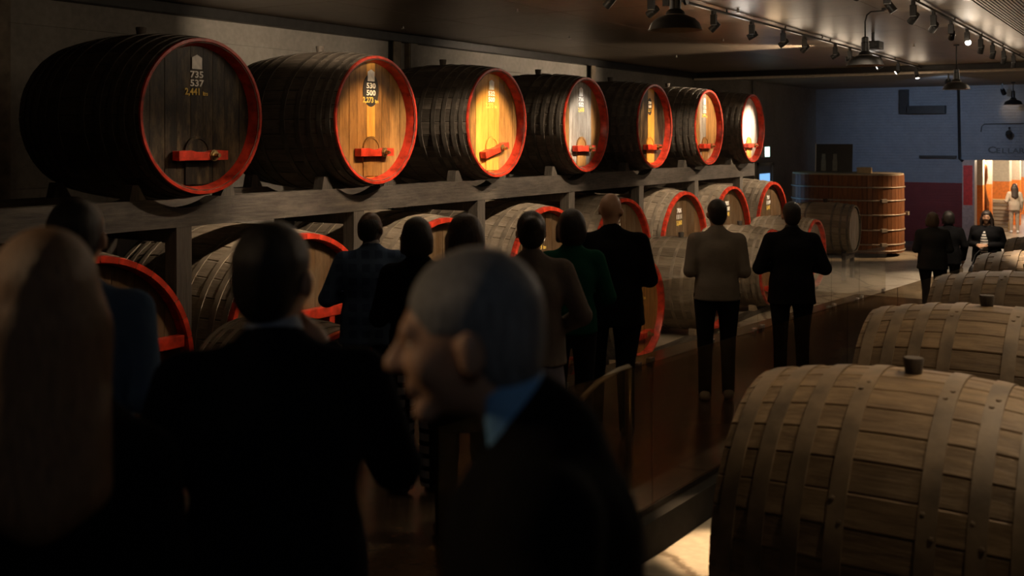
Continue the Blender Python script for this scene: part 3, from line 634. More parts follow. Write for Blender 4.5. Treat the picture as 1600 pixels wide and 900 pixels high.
o = bpy.data.objects.new('lamp', lamp_data('SPOT', 2200, WARM, .05, 30, .6)); link(o, cb); o.location = (0, 0, .15); o.rotation_euler = (PI, 0, 0)
# unseen cold spot added behind the viewer to rake the nearest heads
t = thing('track_spotlight', 'unseen cold white spotlight added behind the viewer', 'spotlight', (.9, -.8, Z(1.57)))
obj('driver_box', SPBOX, M_BLACK, t); dd = (Vector((-.9, 1.3, Z(-.4)))-Vector((.9, -.8, Z(1.4)))).normalized()
cb = obj('can', CANB, M_BLACK, t, (0, 0, -.17), dd.to_track_quat('Z', 'Y').to_euler()); obj('lens', LENSM, M_LENS_ON, cb)
o = bpy.data.objects.new('lamp', lamp_data('SPOT', 6, (.72, .84, 1), .06, 50, .8)); link(o, cb); o.location = (0, 0, .15); o.rotation_euler = (PI, 0, 0)
# ------------------------------------------------------------------ oval vat, board and box
VX0, VX1, VY0, VY1, VR = -8.6, -5.85, 27.1, 28.8, .82
VT = Z(-.95)
def vat_outline(n, grow=0):
    r = VR+grow; cx = [VX0+VR, VX1-VR]; cy = [VY0+VR, VY1-VR]; pts = []
    segs = [((cx[0], cy[0]-r), (cx[1], cy[0]-r)), (cx[1], cy[0], -PI/2, 0), ((cx[1]+r, cy[0]), (cx[1]+r, cy[1])), (cx[1], cy[1], 0, PI/2), ((cx[1], cy[1]+r), (cx[0], cy[1]+r)), (cx[0], cy[1], PI/2, PI), ((cx[0]-r, cy[1]), (cx[0]-r, cy[0])), (cx[0], cy[0], PI, 1.5*PI)]
    dense = []
    for s in segs:
        if len(s) == 2: dense += [Vector((s[0][0]+(s[1][0]-s[0][0])*k/30, s[0][1]+(s[1][1]-s[0][1])*k/30, 0)) for k in range(30)]
        else: dense += [Vector((s[0]+r*math.cos(s[2]+(s[3]-s[2])*k/30), s[1]+r*math.sin(s[2]+(s[3]-s[2])*k/30), 0)) for k in range(30)]
    dense.append(dense[0]); L = [0]
    for a, b in zip(dense[:-1], dense[1:]): L.append(L[-1]+(b-a).length)
    for i in range(n):
        q = L[-1]*i/n; j = max(k for k in range(len(L)-1) if L[k] <= q); f = (q-L[j])/max(1e-9, L[j+1]-L[j]); pts.append(dense[j].lerp(dense[j+1], f))
    return pts, L[-1]
M_VAT = wood('vat_oak_red', (.12, .042, .016), (.26, .105, .04), 'Z', .4, 4, .15, (.1, .04, .02), .4, .2)
pts, LV = vat_outline(62)
vt = thing('oval_vat', 'large oval red-brown timber vat with iron rod hoops', 'vat', ((VX0+VX1)/2, (VY0+VY1)/2, 0))
o0 = Vector(((VX0+VX1)/2, (VY0+VY1)/2, 0)); sv = box(-LV/62/2+.002, LV/62/2-.002, -.03, .03, .1, VT, .004)
for i, p in enumerate(pts):
    tn = (pts[(i+1) % 62]-pts[i-1]).normalized(); obj('stave', sv, M_VAT, vt, p-o0, (0, 0, math.atan2(tn.y, tn.x)))
hp, _ = vat_outline(90, .04)
hp.append(hp[0]); hp.append(hp[1]); M_ROD = plain('hoop_rod', (.3, .25, .2), .5, .5)
for z in (.16, .32, .68, 1.06, 1.42, 1.75): obj('hoop', tube([p-o0+Vector((0, 0, z)) for p in hp], .02, 6), M_ROD, vt)
lug = box(-.04, .04, -.08, .08, -.045, .045, .008)
for (x, y, z, r) in ((VX1-.28, VY0+.1, .32, .8), (VX1-.28, VY0+.1, .68, .8), (VX1-.28, VY0+.1, 1.42-.0, .8), (VX1+.05, 28.3, 1.06, PI/2)): obj('hoop_lug', lug, M_ROD, vt, Vector((x, y, z))-o0, (0, 0, r+PI/2))
cp, _ = vat_outline(64, .02)
obj('cover', extrude_poly([(p.x-o0.x, p.y-o0.y) for p in cp], VT, VT+.04, 'XY'), wood('vat_cover', (.3, .24, .17), (.5, .42, .3), 'X', .6), vt)
for dx in (-1.0, 1.0):
    for dy in (-.55, .55): obj('foot', box(dx-.1, dx+.1, dy-.1, dy+.1, 0, .1), M_BLACK, vt)
t = thing('display_board', 'dark framed board with two pale bottles, leaning on the vat', 'board', (-8.0, 27.9, VT+.045)); t.rotation_euler = (-.12, 0, .12)
obj('panel', box(-.02, .90, -.01, .01, 0, .74), plain('board_print', (.02, .017, .015), .3), t); obj('edge', box(-.045, -.02, -.015, .015, 0, .74), STEEL, t)
for bx in (.17, .46):
    obj('printed_bottle', extrude_poly([(bx-.06, .03), (bx+.06, .03), (bx+.06, .3), (bx+.045, .36), (bx+.045, .48), (bx-.045, .48), (bx-.045, .36), (bx-.06, .3)], -.014, -.011, 'XZ'), plain('print_bottle', (.2, .17, .13), .5), t)
t = thing('carton', 'small tan carton lying on top of the vat', 'box', (-6.75, 27.8, VT+.04), .15)
obj('body', box(-.18, .18, -.1, .1, 0, .15, .005), plain('carton_tan', (.5, .36, .2), .7), t); obj('flap', box(-.18, .18, -.1, .0, .15, .156), PLATE, t, rot=(.1, 0, 0))
# ------------------------------------------------------------------ room beyond the doorway
M_RW = concrete('far_room_white', (.75, .68, .55), .7, 1, .05, .9); M_RO = plain('far_room_orange', (.8, .22, .03), .6)
struct(obj('floor_far_room', box(-9, 2, YF+.3, 46, -.2, 0), concrete('far_room_floor', (.45, .38, .28), .35, 1, .1)))
struct(obj('ceiling_far_room', box(-9, 2, YF+.35, 46, 2.9, 3.1), M_WALL))
wr = struct(obj('wall_far_room', box(-9, 2, 45.8, 46, 0, 3), M_RW)); obj('dado', box(-8.9, 1.9, 45.75, 45.8, 0, 1.45), M_RO, wr)
wr = struct(obj('wall_far_room_left', box(-9.2, -9, YF+.35, 46, 0, 3), M_RW)); obj('dado', box(-9, -8.95, YF+.4, 45.7, 0, 1.45), M_RO, wr)
struct(obj('wall_far_room_right', box(2, 2.2, YF+.35, 46, 0, 3), M_RW))
dj = struct(obj('trim_3', box(DX0-.0, DX0+.32, YF-.02, YF+.4, 0, DZ), plain('jamb_pale', (.5, .36, .3), .5)))
obj('red_panel', box(DX0+.03, DX0+.27, YF-.03, YF-.02, 1.1, DZ-.15), plain('jamb_red', (.75, .04, .03), .4), dj)
def pillar(label, x, y, wd, split=1.55):
    t = thing('painted_pillar', label, 'pillar', (x, y, 0), 0, 'painted pillars')
    obj('orange_base', box(-wd/2, wd/2, -wd/2, wd/2, 0, split), M_RO, t); obj('white_top', box(-wd/2, wd/2, -wd/2, wd/2, split, 2.9), M_RW, t)
def dx(px, y): return fx(px, None, y)
pillar('orange and white pillar just inside the doorway, left', dx(1528, 35), 35, .32)
pillar('orange and white pillar behind the tall mirror frame', dx(1545, 36.0)-.05, 36.0, .28)
pillar('orange and white pillar in the middle of the far room', dx(1563, 38.6), 38.6, .62)
pillar('orange and white pillar behind the far woman', dx(1586, 40), 40, .34)
t = thing('copper_still', 'tall copper vessel between the pillars beyond the doorway', 'still', (dx(1537, 35.4), 35.4, 0))
COP = plain('copper', (.55, .2, .08), .25, 1); obj('pot', lathe([(0, .5), (.1, .5), (.16, .7), (.16, 1.0), (.1, 1.2), (.06, 1.5), (.12, 1.75), (.11, 2.1), (.04, 2.3), (0, 2.31)], 20), COP, t); obj('stand', lathe([(.12, 0), (.1, .5), (0, .5)], 12), M_DARK, t)
for k, (z0) in enumerate((0, .34, .68)):
    t = thing('timber_crate', ['lowest', 'middle', 'topmost'][k]+' of the stacked pale timber crates in the far room', 'crate', (dx(1560, 37.2)-.02, 37.15, z0), .05*k, 'crates in the far room')
    for s in range(3): obj('slat', box(-.35, .35, -.26, -.24, .02+s*.11, .11+s*.11), CHOCK, t)
    obj('body', box(-.34, .34, -.24, .26, 0, .33), wood('crate_pine_%d' % k, (.35, .22, .08), (.55, .38, .16), 'X', .6), t)
t = thing('caution_sign', 'tall pale folding floor sign inside the doorway', 'sign', (dx(1518, 34.3), 34.3, 0), .4)
obj('front_leaf', extrude_poly([(-.16, 0), (.16, 0), (.09, 1.05), (-.09, 1.05)], -.01, .01, 'XZ'), PLATE, t, rot=(-.12, 0, 0), loc=(0, -.13, 0)); obj('rear_leaf', extrude_poly([(-.16, 0), (.16, 0), (.09, 1.05), (-.09, 1.05)], -.01, .01, 'XZ'), CHOCK, t, rot=(.12, 0, 0), loc=(0, .13, 0))
for i, (x, y, e) in enumerate(((-4.2, 35.2, 260), (-3.4, 39.5, 300), (-5.5, 42, 300))):
    t = thing('far_room_lamp', ['ceiling lamp just inside the doorway', 'ceiling lamp in the middle of the far room', 'ceiling lamp at the back of the far room'][i], 'lamp', (x, y, 2.75), 0, 'far room lamps')
    obj('dish', lathe([(0, .15), (.1, .14), (.2, .02), (.2, 0)], 20), M_BLACK, t)
    o = bpy.data.objects.new('lamp', lamp_data('POINT', e, WARM2, .12)); link(o, t); o.location = (0, 0, -.06)
w2 = struct(obj('window_1', box(dx(1598, 45), dx(1640, 45), 45.7, 45.74, .2, 2.6), glow('window_cool', (.6, .75, 1), 1.2)))
# ------------------------------------------------------------------ people (smooth implicit figures turned into one surface each)
def surf(vals, org, h):
    nx, ny, nz = vals.shape; neg = vals < 0
    cn = (nx-1, ny-1, nz-1); tot = cn[0]*cn[1]*cn[2]; acc = np.zeros((tot, 3)); cnt = np.zeros(tot); quads = []
    for ax in range(3):
        sl0 = [slice(None)]*3; sl1 = [slice(None)]*3; sl0[ax] = slice(0, -1); sl1[ax] = slice(1, None)
        a = vals[tuple(sl0)]; b = vals[tuple(sl1)]; I = np.argwhere(neg[tuple(sl0)] != neg[tuple(sl1)])
        if not len(I): continue
        va = a[tuple(I.T)]; vb = b[tuple(I.T)]; p = I.astype(float); p[:, ax] += va/(va-vb)
        u, v = [(1, 2), (2, 0), (0, 1)][ax]
        ids = []
        for du, dv in ((-1, -1), (0, -1), (0, 0), (-1, 0)):
            c = I.copy(); c[:, u] += du; c[:, v] += dv; f = (c[:, 0]*cn[1]+c[:, 1])*cn[2]+c[:, 2]; ids.append(f)
            for k in range(3): acc[:, k] += np.bincount(f, p[:, k], tot)
            cnt += np.bincount(f, minlength=tot)
        q = np.stack(ids, 1); fl = va >= 0; q[fl] = q[fl][:, ::-1]; quads.append(q)
    q = np.concatenate(quads); used = np.unique(q); remap = np.full(tot, -1); remap[used] = np.arange(len(used))
    return acc[used]/cnt[used][:, None]*h+org, remap[q]
def cap(a, b, r1, r2=None, k=.03): return ('c', np.array(a, float), np.array(b, float), r1, r1 if r2 is None else r2, k)
def ell(c, r, k=.03, M=None): return ('e', np.array(c, float), np.array(r, float), M, k)
def pev(p, X):
    if p[0] == 'c':
        _, a, b, r1, r2, k = p; d = b-a; t = np.clip(((X-a)@d)/max(1e-9, d@d), 0, 1)
        return np.linalg.norm(X-a-t[:, None]*d, axis=1)-(r1+(r2-r1)*t)
    _, c, r, M, k = p; q = X-c
    if M is not None: q = q@M
    k0 = np.linalg.norm(q/r, axis=1); k1 = np.linalg.norm(q/(r*r), axis=1)+1e-9
    return k0*(k0-1)/k1
def pbb(p):
    if p[0] == 'c': R = max(p[3], p[4]); return np.minimum(p[1], p[2])-R, np.maximum(p[1], p[2])+R
    R = p[2].max() if p[3] is not None else p[2]; return p[1]-R, p[1]+R
def field(prims, h, subs=(), planes=()):
    bb = [pbb(p) for p in prims]; lo = np.min([b[0] for b in bb], 0)-3*h; hi = np.max([b[1] for b in bb], 0)+3*h
    n = np.ceil((hi-lo)/h).astype(int)+1; V = np.full(n, .5)
    def rng_(b, m):
        i0 = np.clip(np.floor((b[0]-m-lo)/h).astype(int), 0, n-1); i1 = np.clip(np.ceil((b[1]+m-lo)/h).astype(int)+1, 1, n); return i0, i1
    def pts(i0, i1): g = np.meshgrid(*[np.arange(i0[k], i1[k])*h+lo[k] for k in range(3)], indexing='ij'); return np.stack([x.ravel() for x in g], 1)
    for p, b in zip(prims, bb):
        k = p[-1]; i0, i1 = rng_(b, k+2*h); S = tuple(slice(i0[j], i1[j]) for j in range(3)); A = V[S]
        B = pev(p, pts(i0, i1)).reshape(A.shape); e = np.maximum(k-np.abs(A-B), 0)/k; V[S] = np.minimum(A, B)-e*e*k/4
    for p in subs:
        k = p[-1]; i0, i1 = rng_(pbb(p), k+2*h)
        if np.any(i1 <= i0): continue
        S = tuple(slice(i0[j], i1[j]) for j in range(3)); A = V[S]
        B = -pev(p, pts(i0, i1)).reshape(A.shape); e = np.maximum(k-np.abs(A-B), 0)/k; V[S] = np.maximum(A, B)+e*e*k/4
    for (pt, nr) in planes:      # keep the side the normal points to
        g = np.meshgrid(*[np.arange(n[k])*h+lo[k] for k in range(3)], indexing='ij')
        V = np.maximum(V, -sum((g[k]-pt[k])*nr[k] for k in range(3)))
    return surf(V, lo, h)
def smesh(name, v, f):
    me = bpy.data.meshes.new(name); me.vertices.add(len(v)); me.vertices.foreach_set('co', np.asarray(v, dtype=np.float32).ravel())
    f = np.asarray(f, dtype=np.int32); me.loops.add(f.size); me.loops.foreach_set('vertex_index', f.ravel())
    me.polygons.add(len(f)); me.polygons.foreach_set('loop_start', np.arange(len(f), dtype=np.int32)*4); me.polygons.foreach_set('loop_total', np.full(len(f), 4, dtype=np.int32))
    me.polygons.foreach_set('use_smooth', np.ones(len(f), dtype=bool)); me.update(calc_edges=True); me.validate(); return me
_hands = {}
def hand(curl):
    """wrist at origin, fingers towards +Z, palm towards +Y, thumb on +X"""
    if curl in _hands: return _hands[curl]
    P = [ell((0, 0, .045), (.038, .017, .05), .015), cap((0, 0, -.03), (0, 0, .03), .026, .028, .02)]
    for x, ln in ((-.031, .058), (-.011, .072), (.010, .078), (.030, .070)):
        a = np.array([x*.9, .0, .085]); ang = curl*.45
        for seg in (.45, .32, .23):
            d = np.array([x*.15, math.sin(ang), math.cos(ang)]); d /= np.linalg.norm(d); b = a+d*ln*seg*1.05; P.append(cap(a, b, .0095, .0085, .004)); a = b; ang += curl
    a = np.array([.032, .008, .025]); b = a+(.026, .014, .03); c = b+(.006, .016, .026); P += [cap(a, b, .014, .011, .012), cap(b, c, .011, .009, .006)]
    _hands[curl] = field(P, .0045); return _hands[curl]
SKIN = {'fair': plain('skin_fair', (.50, .30, .20), .5, 0, .12, 20), 'tan': plain('skin_tan', (.36, .2, .12), .5, 0, .12, 20), 'deep': plain('skin_deep', (.10, .055, .035), .45, 0, .12, 20)}
M_EYE = plain('eye_white', (.6, .57, .52), .2); M_IRIS = plain('eye_dark', (.03, .02, .015), .15)
HAIRM = {}
def hairmat(c):
    if c not in HAIRM: HAIRM[c] = wood('hair_%d' % len(HAIRM), tuple(x*.6 for x in c), tuple(min(1, x*1.4) for x in c), 'Z', .45, 14, .6, None, 0, .05, .5)
    return HAIRM[c]
ARMS = {'down': ((.245, -.03, 1.14), (.25, .05, .89)), 'front': ((.265, -.02, 1.13), (.10, .24, 1.13)), 'low_front': ((.27, -.05, 1.13), (.13, .20, .98)), 'pocket': ((.30, -.07, 1.15), (.215, .05, .94)),
        'chin': ((.24, .12, 1.16), (.10, .20, 1.42)), 'phone': ((.23, .1, 1.15), (.07, .33, 1.34)), 'tuck': ((.215, -.03, 1.13), (.09, .22, 1.13)), 'cross': ((.26, .02, 1.14), (-.04, .19, 1.20))}
def person(label, px, d, top_py, yaw, top=('jacket', (.02, .02, .022)), legs=('trousers', (.015, .015, .017)), shoes=(.02, .018, .016), skin='fair', hair=('short', (.04, .03, .022)), arms=('front', 'front'), head_yaw=0, head_pitch=0, head_roll=0, h=.014, floor=None, step=(.0, .0), build=1.0, collar=None, pos=None, mats={}, shoulder_drop=0, category='person', Hgt=None, fwd=0.0):
    x, y = at(px, d) if pos is None else pos
    z0 = ramp(y) if floor is None else floor
    H = Hgt or (Z(-(top_py-215)/FPX*d)-z0); K = H/1.75
    t = thing('person', label, category, (x, y, z0), yaw)
    W = build
    S = lambda p: np.array(p, float)*K
    hy, hp, hr = head_yaw, head_pitch, head_roll
    HM = np.array(Euler((-hp, hr, hy)).to_matrix()); HO = np.array((0, .015+fwd, 1.54-abs(fwd)*.25))
    def hd(p): return (HO+HM@np.array(p, float))
    def hc(a, b, r1, r2=None, k=.012): return cap(S(hd(a)), S(hd(b)), r1*K, (r1 if r2 is None else r2)*K, k*K)
    def he(c, r, k=.02): return ell(S(hd(c)), S(r), k*K, HM)
    sh = {q: (q*.18*(1+(W-1)*.6), -.005, 1.395-shoulder_drop) for q in (-1, 1)}
    A = {}
    for s, nm in ((-1, arms[0]), (1, arms[1])):
        e, w_ = ARMS[nm]; A[s] = ((s*e[0]*W, e[1], e[2]), (s*w_[0], w_[1], w_[2]))
    LG = {}
    for s, stp in ((-1, step[0]), (1, step[1])): LG[s] = ((s*.095*W, 0, .90), (s*.10, stp*.5+.02, .49), (s*.105, stp, .085))
    skn = SKIN[skin]
    # --- body: one continuous figure
    P = [ell(S((0, 0, .96)), S((.15*W, .105*W, .13)), .05), ell(S((0, .0, 1.12)), S((.13*W, .095*W, .16)), .05), ell(S((0, .0, 1.29)), S((.16*W, .11*W, .17)), .05),
         cap(S((0, -.005, 1.46)), S((-.15*W, 0, 1.39-shoulder_drop)), .05*K, .055*K, .05*K), cap(S((0, -.005, 1.46)), S((.15*W, 0, 1.39-shoulder_drop)), .05*K, .055*K, .05*K), cap(S((0, -.01, 1.42)), S(hd((0, -.02, .05))), .056*K, .054*K, .03)]
    for s in (-1, 1):
        hip, kn, an = LG[s]; P += [cap(S(hip), S(kn), .078*K*W, .052*K, .04), cap(S(kn), S(an), .052*K, .036*K, .02), cap(S(an), S((an[0], an[1]+.1, .035)), .035*K, .03*K, .02)]
        e, w_ = A[s]; P += [cap(S(sh[s]), S(e), .047*K, .036*K, .03), cap(S(e), S(w_), .036*K, .026*K, .015)]
    P += [he((0, -.012, .115), (.076, .098, .094), .03), he((0, .03, .055), (.058, .064, .078), .035), hc((-.012, .078, -.012), (.012, .078, -.012), .018, None, .02),
          hc((0, .094, .10), (0, .119, .062), .008, .0135, .012), hc((-.010, .108, .058), (.010, .108, .058), .009, None, .01), hc((-.036, .083, .112), (.036, .083, .112), .013, None, .018),
          hc((-.018, .094, .030), (.018, .094, .030), .0075, None, .008), hc((-.016, .092, .018), (.016, .092, .018), .0075, None, .008), hc((-.04, .065, .06), (.04, .065, .06), .02, None, .03),
          he((.084, -.006, .075), (.012, .021, .034), .01), he((-.084, -.006, .075), (.012, .021, .034), .01)]
    subs = [he((.032, .102, .090), (.017, .016, .012), .012), he((-.032, .102, .090), (.017, .016, .012), .012)]
    v, f = field(P, h, subs); vs = [v]; fs = [f]; nv = len(v)
    for s in (-1, 1):
        hv, hf = hand(.62 if arms[0 if s < 0 else 1] not in ('down', 'pocket') else .35)
        e, w_ = np.array(A[s][0]), np.array(A[s][1]); dz = (w_-e)/np.linalg.norm(w_-e)
        palm = np.array((-s*1., .0, .15)) if abs(dz[2]) > .5 else np.array((-s*.6, .1, -.5)); palm = palm-dz*(palm@dz); palm /= np.linalg.norm(palm)
        th_ = np.cross(palm, dz); th_ = th_ if th_[1]+th_[2] > 0 else -th_
        M = np.stack([th_, palm, dz], 1); flip = np.linalg.det(M) < 0
        vs.append((hv@M.T)*K+S(w_)+dz*.015); fs.append((hf[:, ::-1] if flip else hf)+nv); nv += len(hv)
    me = smesh('body', np.concatenate(vs), np.concatenate(fs)); obj('body', me, skn, t)
    for s in (-1, 1):
        e = obj('eye', lathe([(0, -.011), (.008, -.0075), (.011, 0), (.008, .0075), (0, .011)], 10), M_EYE, t, S(hd((s*.032, .078, .091)))); e.scale = (K,)*3
        ir = obj('iris', lathe([(0, .0115), (.004, .0108), (.005, .009)], 8), M_IRIS, e, rot=(-PI/2-.0, 0, hy))
    fm = lambda key, c: mats.get(key) or fabric('cloth_%s_%d' % (key, len(MATS)), c)
    # --- legs
    kind, c = legs; g = .012 if kind == 'trousers' else .02
    if kind == 'skirt':
        P = [ell(S((0, 0, .98)), S((.165*W, .125*W, .13)), .05), cap(S((0, 0, .9)), S((0, .0, .42)), .155*K, .20*K, .05), cap(S((-.06, 0, .9)), S((-.09, .0, .42)), .12*K, .15*K, .06), cap(S((.06, 0, .9)), S((.09, 0, .42)), .12*K, .15*K, .06)]
        v, f = field(P, h, planes=[(S((0, 0, .38)), (0, 0, 1))]); obj('skirt', smesh('skirt', v, f), fm('skirt', c), t)
    else:
        wide = .03 if kind == 'wide' else 0
        P = [ell(S((0, -.005, .965)), S((.165*W, .12*W, .135)), .05)]
        for s in (-1, 1):
            hip, kn, an = LG[s]; P += [cap(S(hip), S(kn), .092*K*W, .066*K+wide*.6, .05), cap(S(kn), S((an[0], an[1], .05)), .066*K+wide*.6, .055*K+wide, .02)]
        v, f = field(P, h, planes=[(S((0, 0, .035)), (0, 0, 1))]); obj('trousers', smesh('trousers', v, f), fm('legs', c), t)
    # --- shoes
    sm = plain('shoe_%d' % len(MATS), shoes, .5)
    for s in (-1, 1):
        an = LG[s][2]; v, f = field([cap(S((an[0], an[1]-.045, .045)), S((an[0]+s*.015, an[1]+.15, .034)), .045*K, .038*K, .02), cap(S((an[0], an[1]-.02, .04)), S((an[0], an[1], .09)), .045*K, .046*K, .02)], min(h, .012), planes=[((0, 0, .004), (0, 0, 1))])
        obj('shoe', smesh('shoe', v, f), sm, t)
    # --- top garment
    kind, c = top; hem = dict(jacket=.80, sweater=.88, shirt=.86, coat=.62, cardigan=.84)[kind]; g = .022 if kind in ('jacket', 'coat', 'cardigan') else .014
    P = [ell(S((0, 0, 1.0)), S((.15*W+g, .11*W+g, .20)), .06), ell(S((0, 0, 1.14)), S((.138*W+g, .105*W+g, .18)), .06), ell(S((0, 0, 1.29)), S((.168*W+g, .12*W+g, .17)), .06),
         cap(S((0, -.01, 1.45)), S((-.14*W, -.005, 1.39-shoulder_drop)), .058*K+g*.3, .06*K+g*.3, .05*K), cap(S((0, -.01, 1.45)), S((.14*W, -.005, 1.39-shoulder_drop)), .058*K+g*.3, .06*K+g*.3, .05*K), cap(S((0, -.012, 1.40)), S((0, -.012+fwd*.45, 1.487)), .085*K, .068*K, .03)]
    if hem < .9: P += [cap(S((-.05*W, -.0, .98)), S((-.06*W, 0, hem-.06)), .115*K*W+g*.5, .125*K*W+g, .06), cap(S((.05*W, 0, .98)), S((.06*W, 0, hem-.06)), .115*K*W+g*.5, .125*K*W+g, .06)]
    for s in (-1, 1):
        e, w_ = np.array(A[s][0]), np.array(A[s][1]); we = e+(w_-e)*.93
        P += [cap(S(sh[s]), S(e), .062*K+g*.4, .052*K+g*.35, .04), cap(S(e), S(we), .052*K+g*.35, .040*K+g*.3, .02)]
    v, f = field(P, h, subs=[cap(S((0, .0+fwd*.5, 1.475)), S((0, .03+fwd, 1.56)), .052*K, .075*K, .01)], planes=[(S((0, 0, hem)), (0, 0, 1))]); obj(kind, smesh(kind, v, f), fm('top', c), t)
    if collar:
        v, f = field([cap(S((-.0, -.012+fwd*.4, 1.46)), S(np.array((0, -.004+fwd*.6, 1.503))), .074*K, .067*K, .02)], min(h, .009), subs=[cap(S((0, .035+fwd, 1.44)), S((0, .05+fwd, 1.62)), .058*K, .075*K, .006)]); obj('shirt_collar', smesh('collar', v, f), plain('collar_%d' % len(MATS), collar, .7), t)
    # --- hair
    if hair:
        st_, hc_ = hair; hh = min(h, .011); face = [he((0, .095, .045), (.085, .075, .085), .02), he((0, .03, -.05), (.07, .09, .09), .02)]
        if st_ == 'short': P = [he((0, -.018, .122), (.085, .103, .097), .03), he((0, -.05, .06), (.072, .062, .075), .03)]; face.append(hc((.085, .01, .03), (.085, .03, .075), .03, .03)); face.append(hc((-.085, .01, .03), (-.085, .03, .075), .03, .03))
        elif st_ == 'long': P = [he((0, -.018, .12), (.092, .108, .10), .03), he((0, -.05, .02), (.10, .075, .13), .05), cap(S(hd((-.05, -.05, .02))), S((-.07, -.10, 1.30)), .065*K, .05*K, .05), cap(S(hd((.05, -.05, .02))), S((.07, -.10, 1.30)), .065*K, .05*K, .05), cap(S(hd((0, -.06, .02))), S((0, -.115, 1.27)), .07*K, .06*K, .05), cap(S(hd((.07, .01, .06))), S((.09, .02, 1.42)), .035*K, .03*K, .03), cap(S(hd((-.07, .01, .06))), S((-.09, .02, 1.42)), .035*K, .03*K, .03)]
        elif st_ == 'bob': P = [he((0, -.018, .12), (.094, .11, .102), .03), he((0, -.04, .04), (.10, .085, .10), .05), hc((.075, .02, .08), (.08, .02, .0), .03, .028, .03), hc((-.075, .02, .08), (-.08, .02, .0), .03, .028, .03)]
        elif st_ == 'bun': P = [he((0, -.018, .12), (.088, .106, .10), .03), he((0, -.05, .06), (.078, .065, .075), .03), he((0, -.115, .14), (.05, .04, .045), .03)]
        elif st_ == 'thin': P = [he((0, -.03, .105), (.081, .09, .085), .03), he((0, -.05, .05), (.074, .06, .06), .03)]
        v, f = field(P, hh, subs=face); obj('hair', smesh('hair', v, f), hairmat(hc_), t)
    return t, S, hd, K
D2R = math.radians
VW = TH                                    # direction the viewer looks, as a heading
BLK = (.008, .008, .009)
# foreground
person('person seen from behind at far left, long light brown hair, dark coat', 70, 2.0, 362, VW+.35, ('coat', BLK), hair=('long', (.26, .15, .08)), h=.011, collar=(.3, .32, .36), arms=('down', 'tuck'), shoulder_drop=.09, build=.92)
person('person in black suit and pale blue collar seen from behind, hand raised', 428, 2.45, 350, VW+.12, ('jacket', (.01, .011, .015)), hair=('short', (.02, .016, .013)), h=.011, collar=(.35, .42, .52), arms=('down', 'chin'), head_yaw=-.35, build=1.15)
person('person in profile with grey hair, black jacket and blue collar, nearest the viewer', 848, 1.64, 374, VW+PI/2-.05, ('jacket', BLK), hair=('short', (.24, .25, .26)), skin='fair', h=.008, collar=(.18, .42, .75), arms=('down', 'down'), head_yaw=.05, head_pitch=.14, build=1.08, fwd=.085)
person('person in blue denim shirt at far left, dark cropped hair', 118, 3.5, 312, VW+.05, ('shirt', (.10, .16, .26)), hair=('short', (.02, .017, .014)), h=.013, arms=('tuck', 'tuck'), build=1.05)
# the group on the walkway
person('person in blue checked jacket, shaven head, looking right at the casks', 580, 7.4, 331, VW+.2, ('jacket', (.05, .08, .15)), skin='deep', hair=('thin', (.012, .01, .009)), arms=('front', 'front'), head_yaw=-.6, mats={'top': fabric('blue_check', (.05, .08, .15), (.075, .12, .21), check=.09)}, collar=(.4, .4, .42), build=1.2)
person('person with dark hair and black and white checked trousers', 652, 6.5, 341, VW+.3, ('jacket', BLK), ('wide', (.3, .3, .3)), hair=('bob', (.015, .012, .01)), arms=('front', 'front'), mats={'legs': fabric('gingham', (.32, .31, .30), (.01, .01, .01), check=.075)}, head_yaw=-.2, build=.95)
person('person with brown bobbed hair behind the grey-haired head', 727, 5.6, 336, VW+.2, ('coat', (.02, .018, .018)), hair=('bob', (.07, .045, .03)), arms=('front', 'front'))
person('person with pinned up hair in a grey wool cardigan and long skirt', 830, 6.35, 331, VW+.05, ('cardigan', (.19, .16, .14)), ('skirt', (.14, .13, .16)), hair=('bun', (.03, .024, .018)), arms=('front', 'low_front'), build=1.12)
person('person with dark bobbed hair in a green top', 893, 7.45, 328, VW+.2, ('sweater', (.008, .07, .045)), hair=('bob', (.012, .01, .009)), arms=('front', 'front'), build=1.0)
person('tall bald person in black jacket in the middle of the walkway', 955, 8.15, 302, VW+.02, ('jacket', BLK), hair=None, arms=('tuck', 'tuck'), head_yaw=-.45, step=(.10, -.08), build=1.28)
person('person in beige sweater, black trousers and white shoes', 1120, 9.6, 312, VW-.12, ('sweater', (.27, .235, .19)), shoes=(.5, .48, .45), hair=('short', (.02, .016, .012)), arms=('tuck', 'tuck'), head_yaw=.2, step=(-.03, .06), build=1.08)
person('person in black jacket standing alone by the glass', 1237, 10.3, 316, VW-.1, ('jacket', (.014, .014, .016)), hair=('short', (.016, .013, .011)), arms=('front', 'front'), build=1.15, collar=(.02, .02, .02))
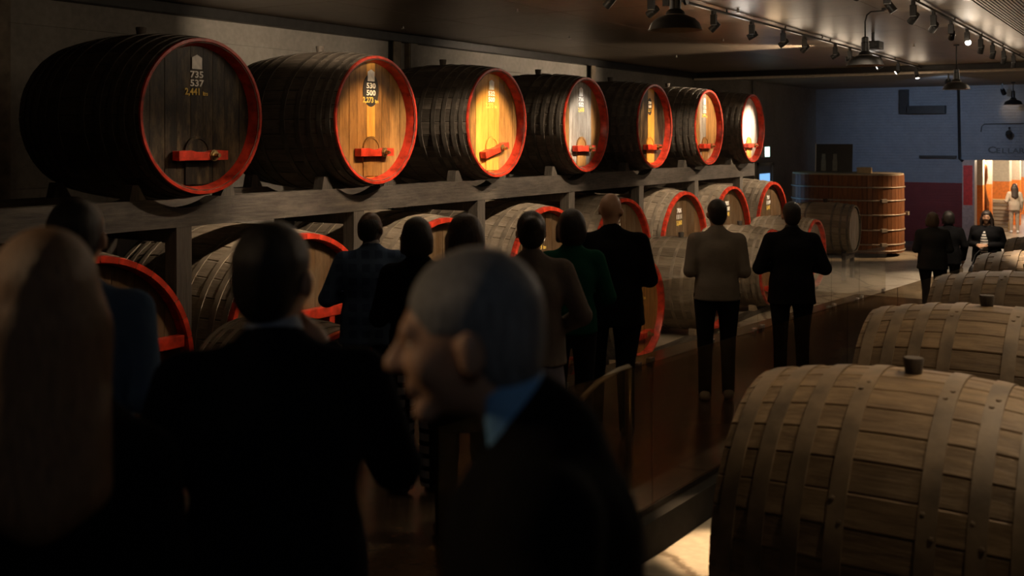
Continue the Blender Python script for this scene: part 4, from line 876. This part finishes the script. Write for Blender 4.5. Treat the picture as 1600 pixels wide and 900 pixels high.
# far end
person('person in grey blazer with short blonde hair seen from behind, far end', 1457, 16.8, 332, VW-.1, ('jacket', (.045, .045, .042)), hair=('bob', (.13, .085, .05)), arms=('tuck', 'tuck'), h=.02, build=1.3)
person('person in black with a dark handbag beside the grey blazer', 1482, 18.0, 330, VW-.3, ('jacket', BLK), hair=('bob', (.015, .012, .01)), arms=('down', 'down'), h=.02, build=1.1)
person('person in black and white striped top under a black jacket, facing us', 1542, 18.6, 329, PI+VW-.75, ('jacket', BLK), hair=('long', (.03, .02, .016)), skin='tan', arms=('tuck', 'tuck'), h=.016, head_yaw=.25, build=1.4)
person('person in pale suit with dark hair in the room beyond the doorway', 1585, 33.2, 287, VW-.25, ('jacket', (.42, .36, .28)), ('trousers', (.40, .34, .26)), shoes=(.7, .7, .68), hair=('long', (.03, .02, .015)), arms=('low_front', 'down'), h=.02, floor=0)
# striped shirt front
sp = [o for o in C.objects if o.get('label', '').startswith('person in black and white striped')][0]
v, f = field([ell((-.01, .105, 1.22), (.085, .11, .20), .03), ell((-.01, .105, 1.02), (.10, .115, .18), .05)], .014); obj('striped_top', smesh('striped_top', v, f), fabric('stripe_knit', (.55, .52, .48), (.02, .02, .025), stripes=.05), sp, scale=(sp.children[0].dimensions.z/1.75,)*3)
# handbag
hb = [o for o in C.objects if o.get('label', '').startswith('person in black with a dark handbag')][0]
t = thing('handbag', 'dark slouchy handbag hanging beside the person in black', 'bag', hb.location+Vector((.46, .2, .50)), .6)
v, f = field([ell((0, 0, .15), (.19, .08, .15), .03), ell((0, 0, .1), (.2, .09, .1), .03)], .016); obj('pouch', smesh('pouch', v, f), plain('bag_leather', (.015, .014, .014), .45), t); obj('strap', tube([(-.13, 0, .24), (-.08, 0, .42), (.0, 0, .5), (.08, 0, .42), (.13, 0, .24)], .012), M_BLACK, t)
# wrist watch of the denim-shirted person catches the light
dn = [o for o in C.objects if o.get('label', '').startswith('person in blue denim')][0]
for ch in dn.children:
    if ch.name.startswith('body'):
        Kd = ch.dimensions.z/1.75; obj('wrist_watch', lathe([(.034, -.012), (.04, -.01), (.04, .01), (.034, .012)], 16), STEEL, dn, (.23*Kd, .045*Kd, .965*Kd), (.5, -.3, 0)); break
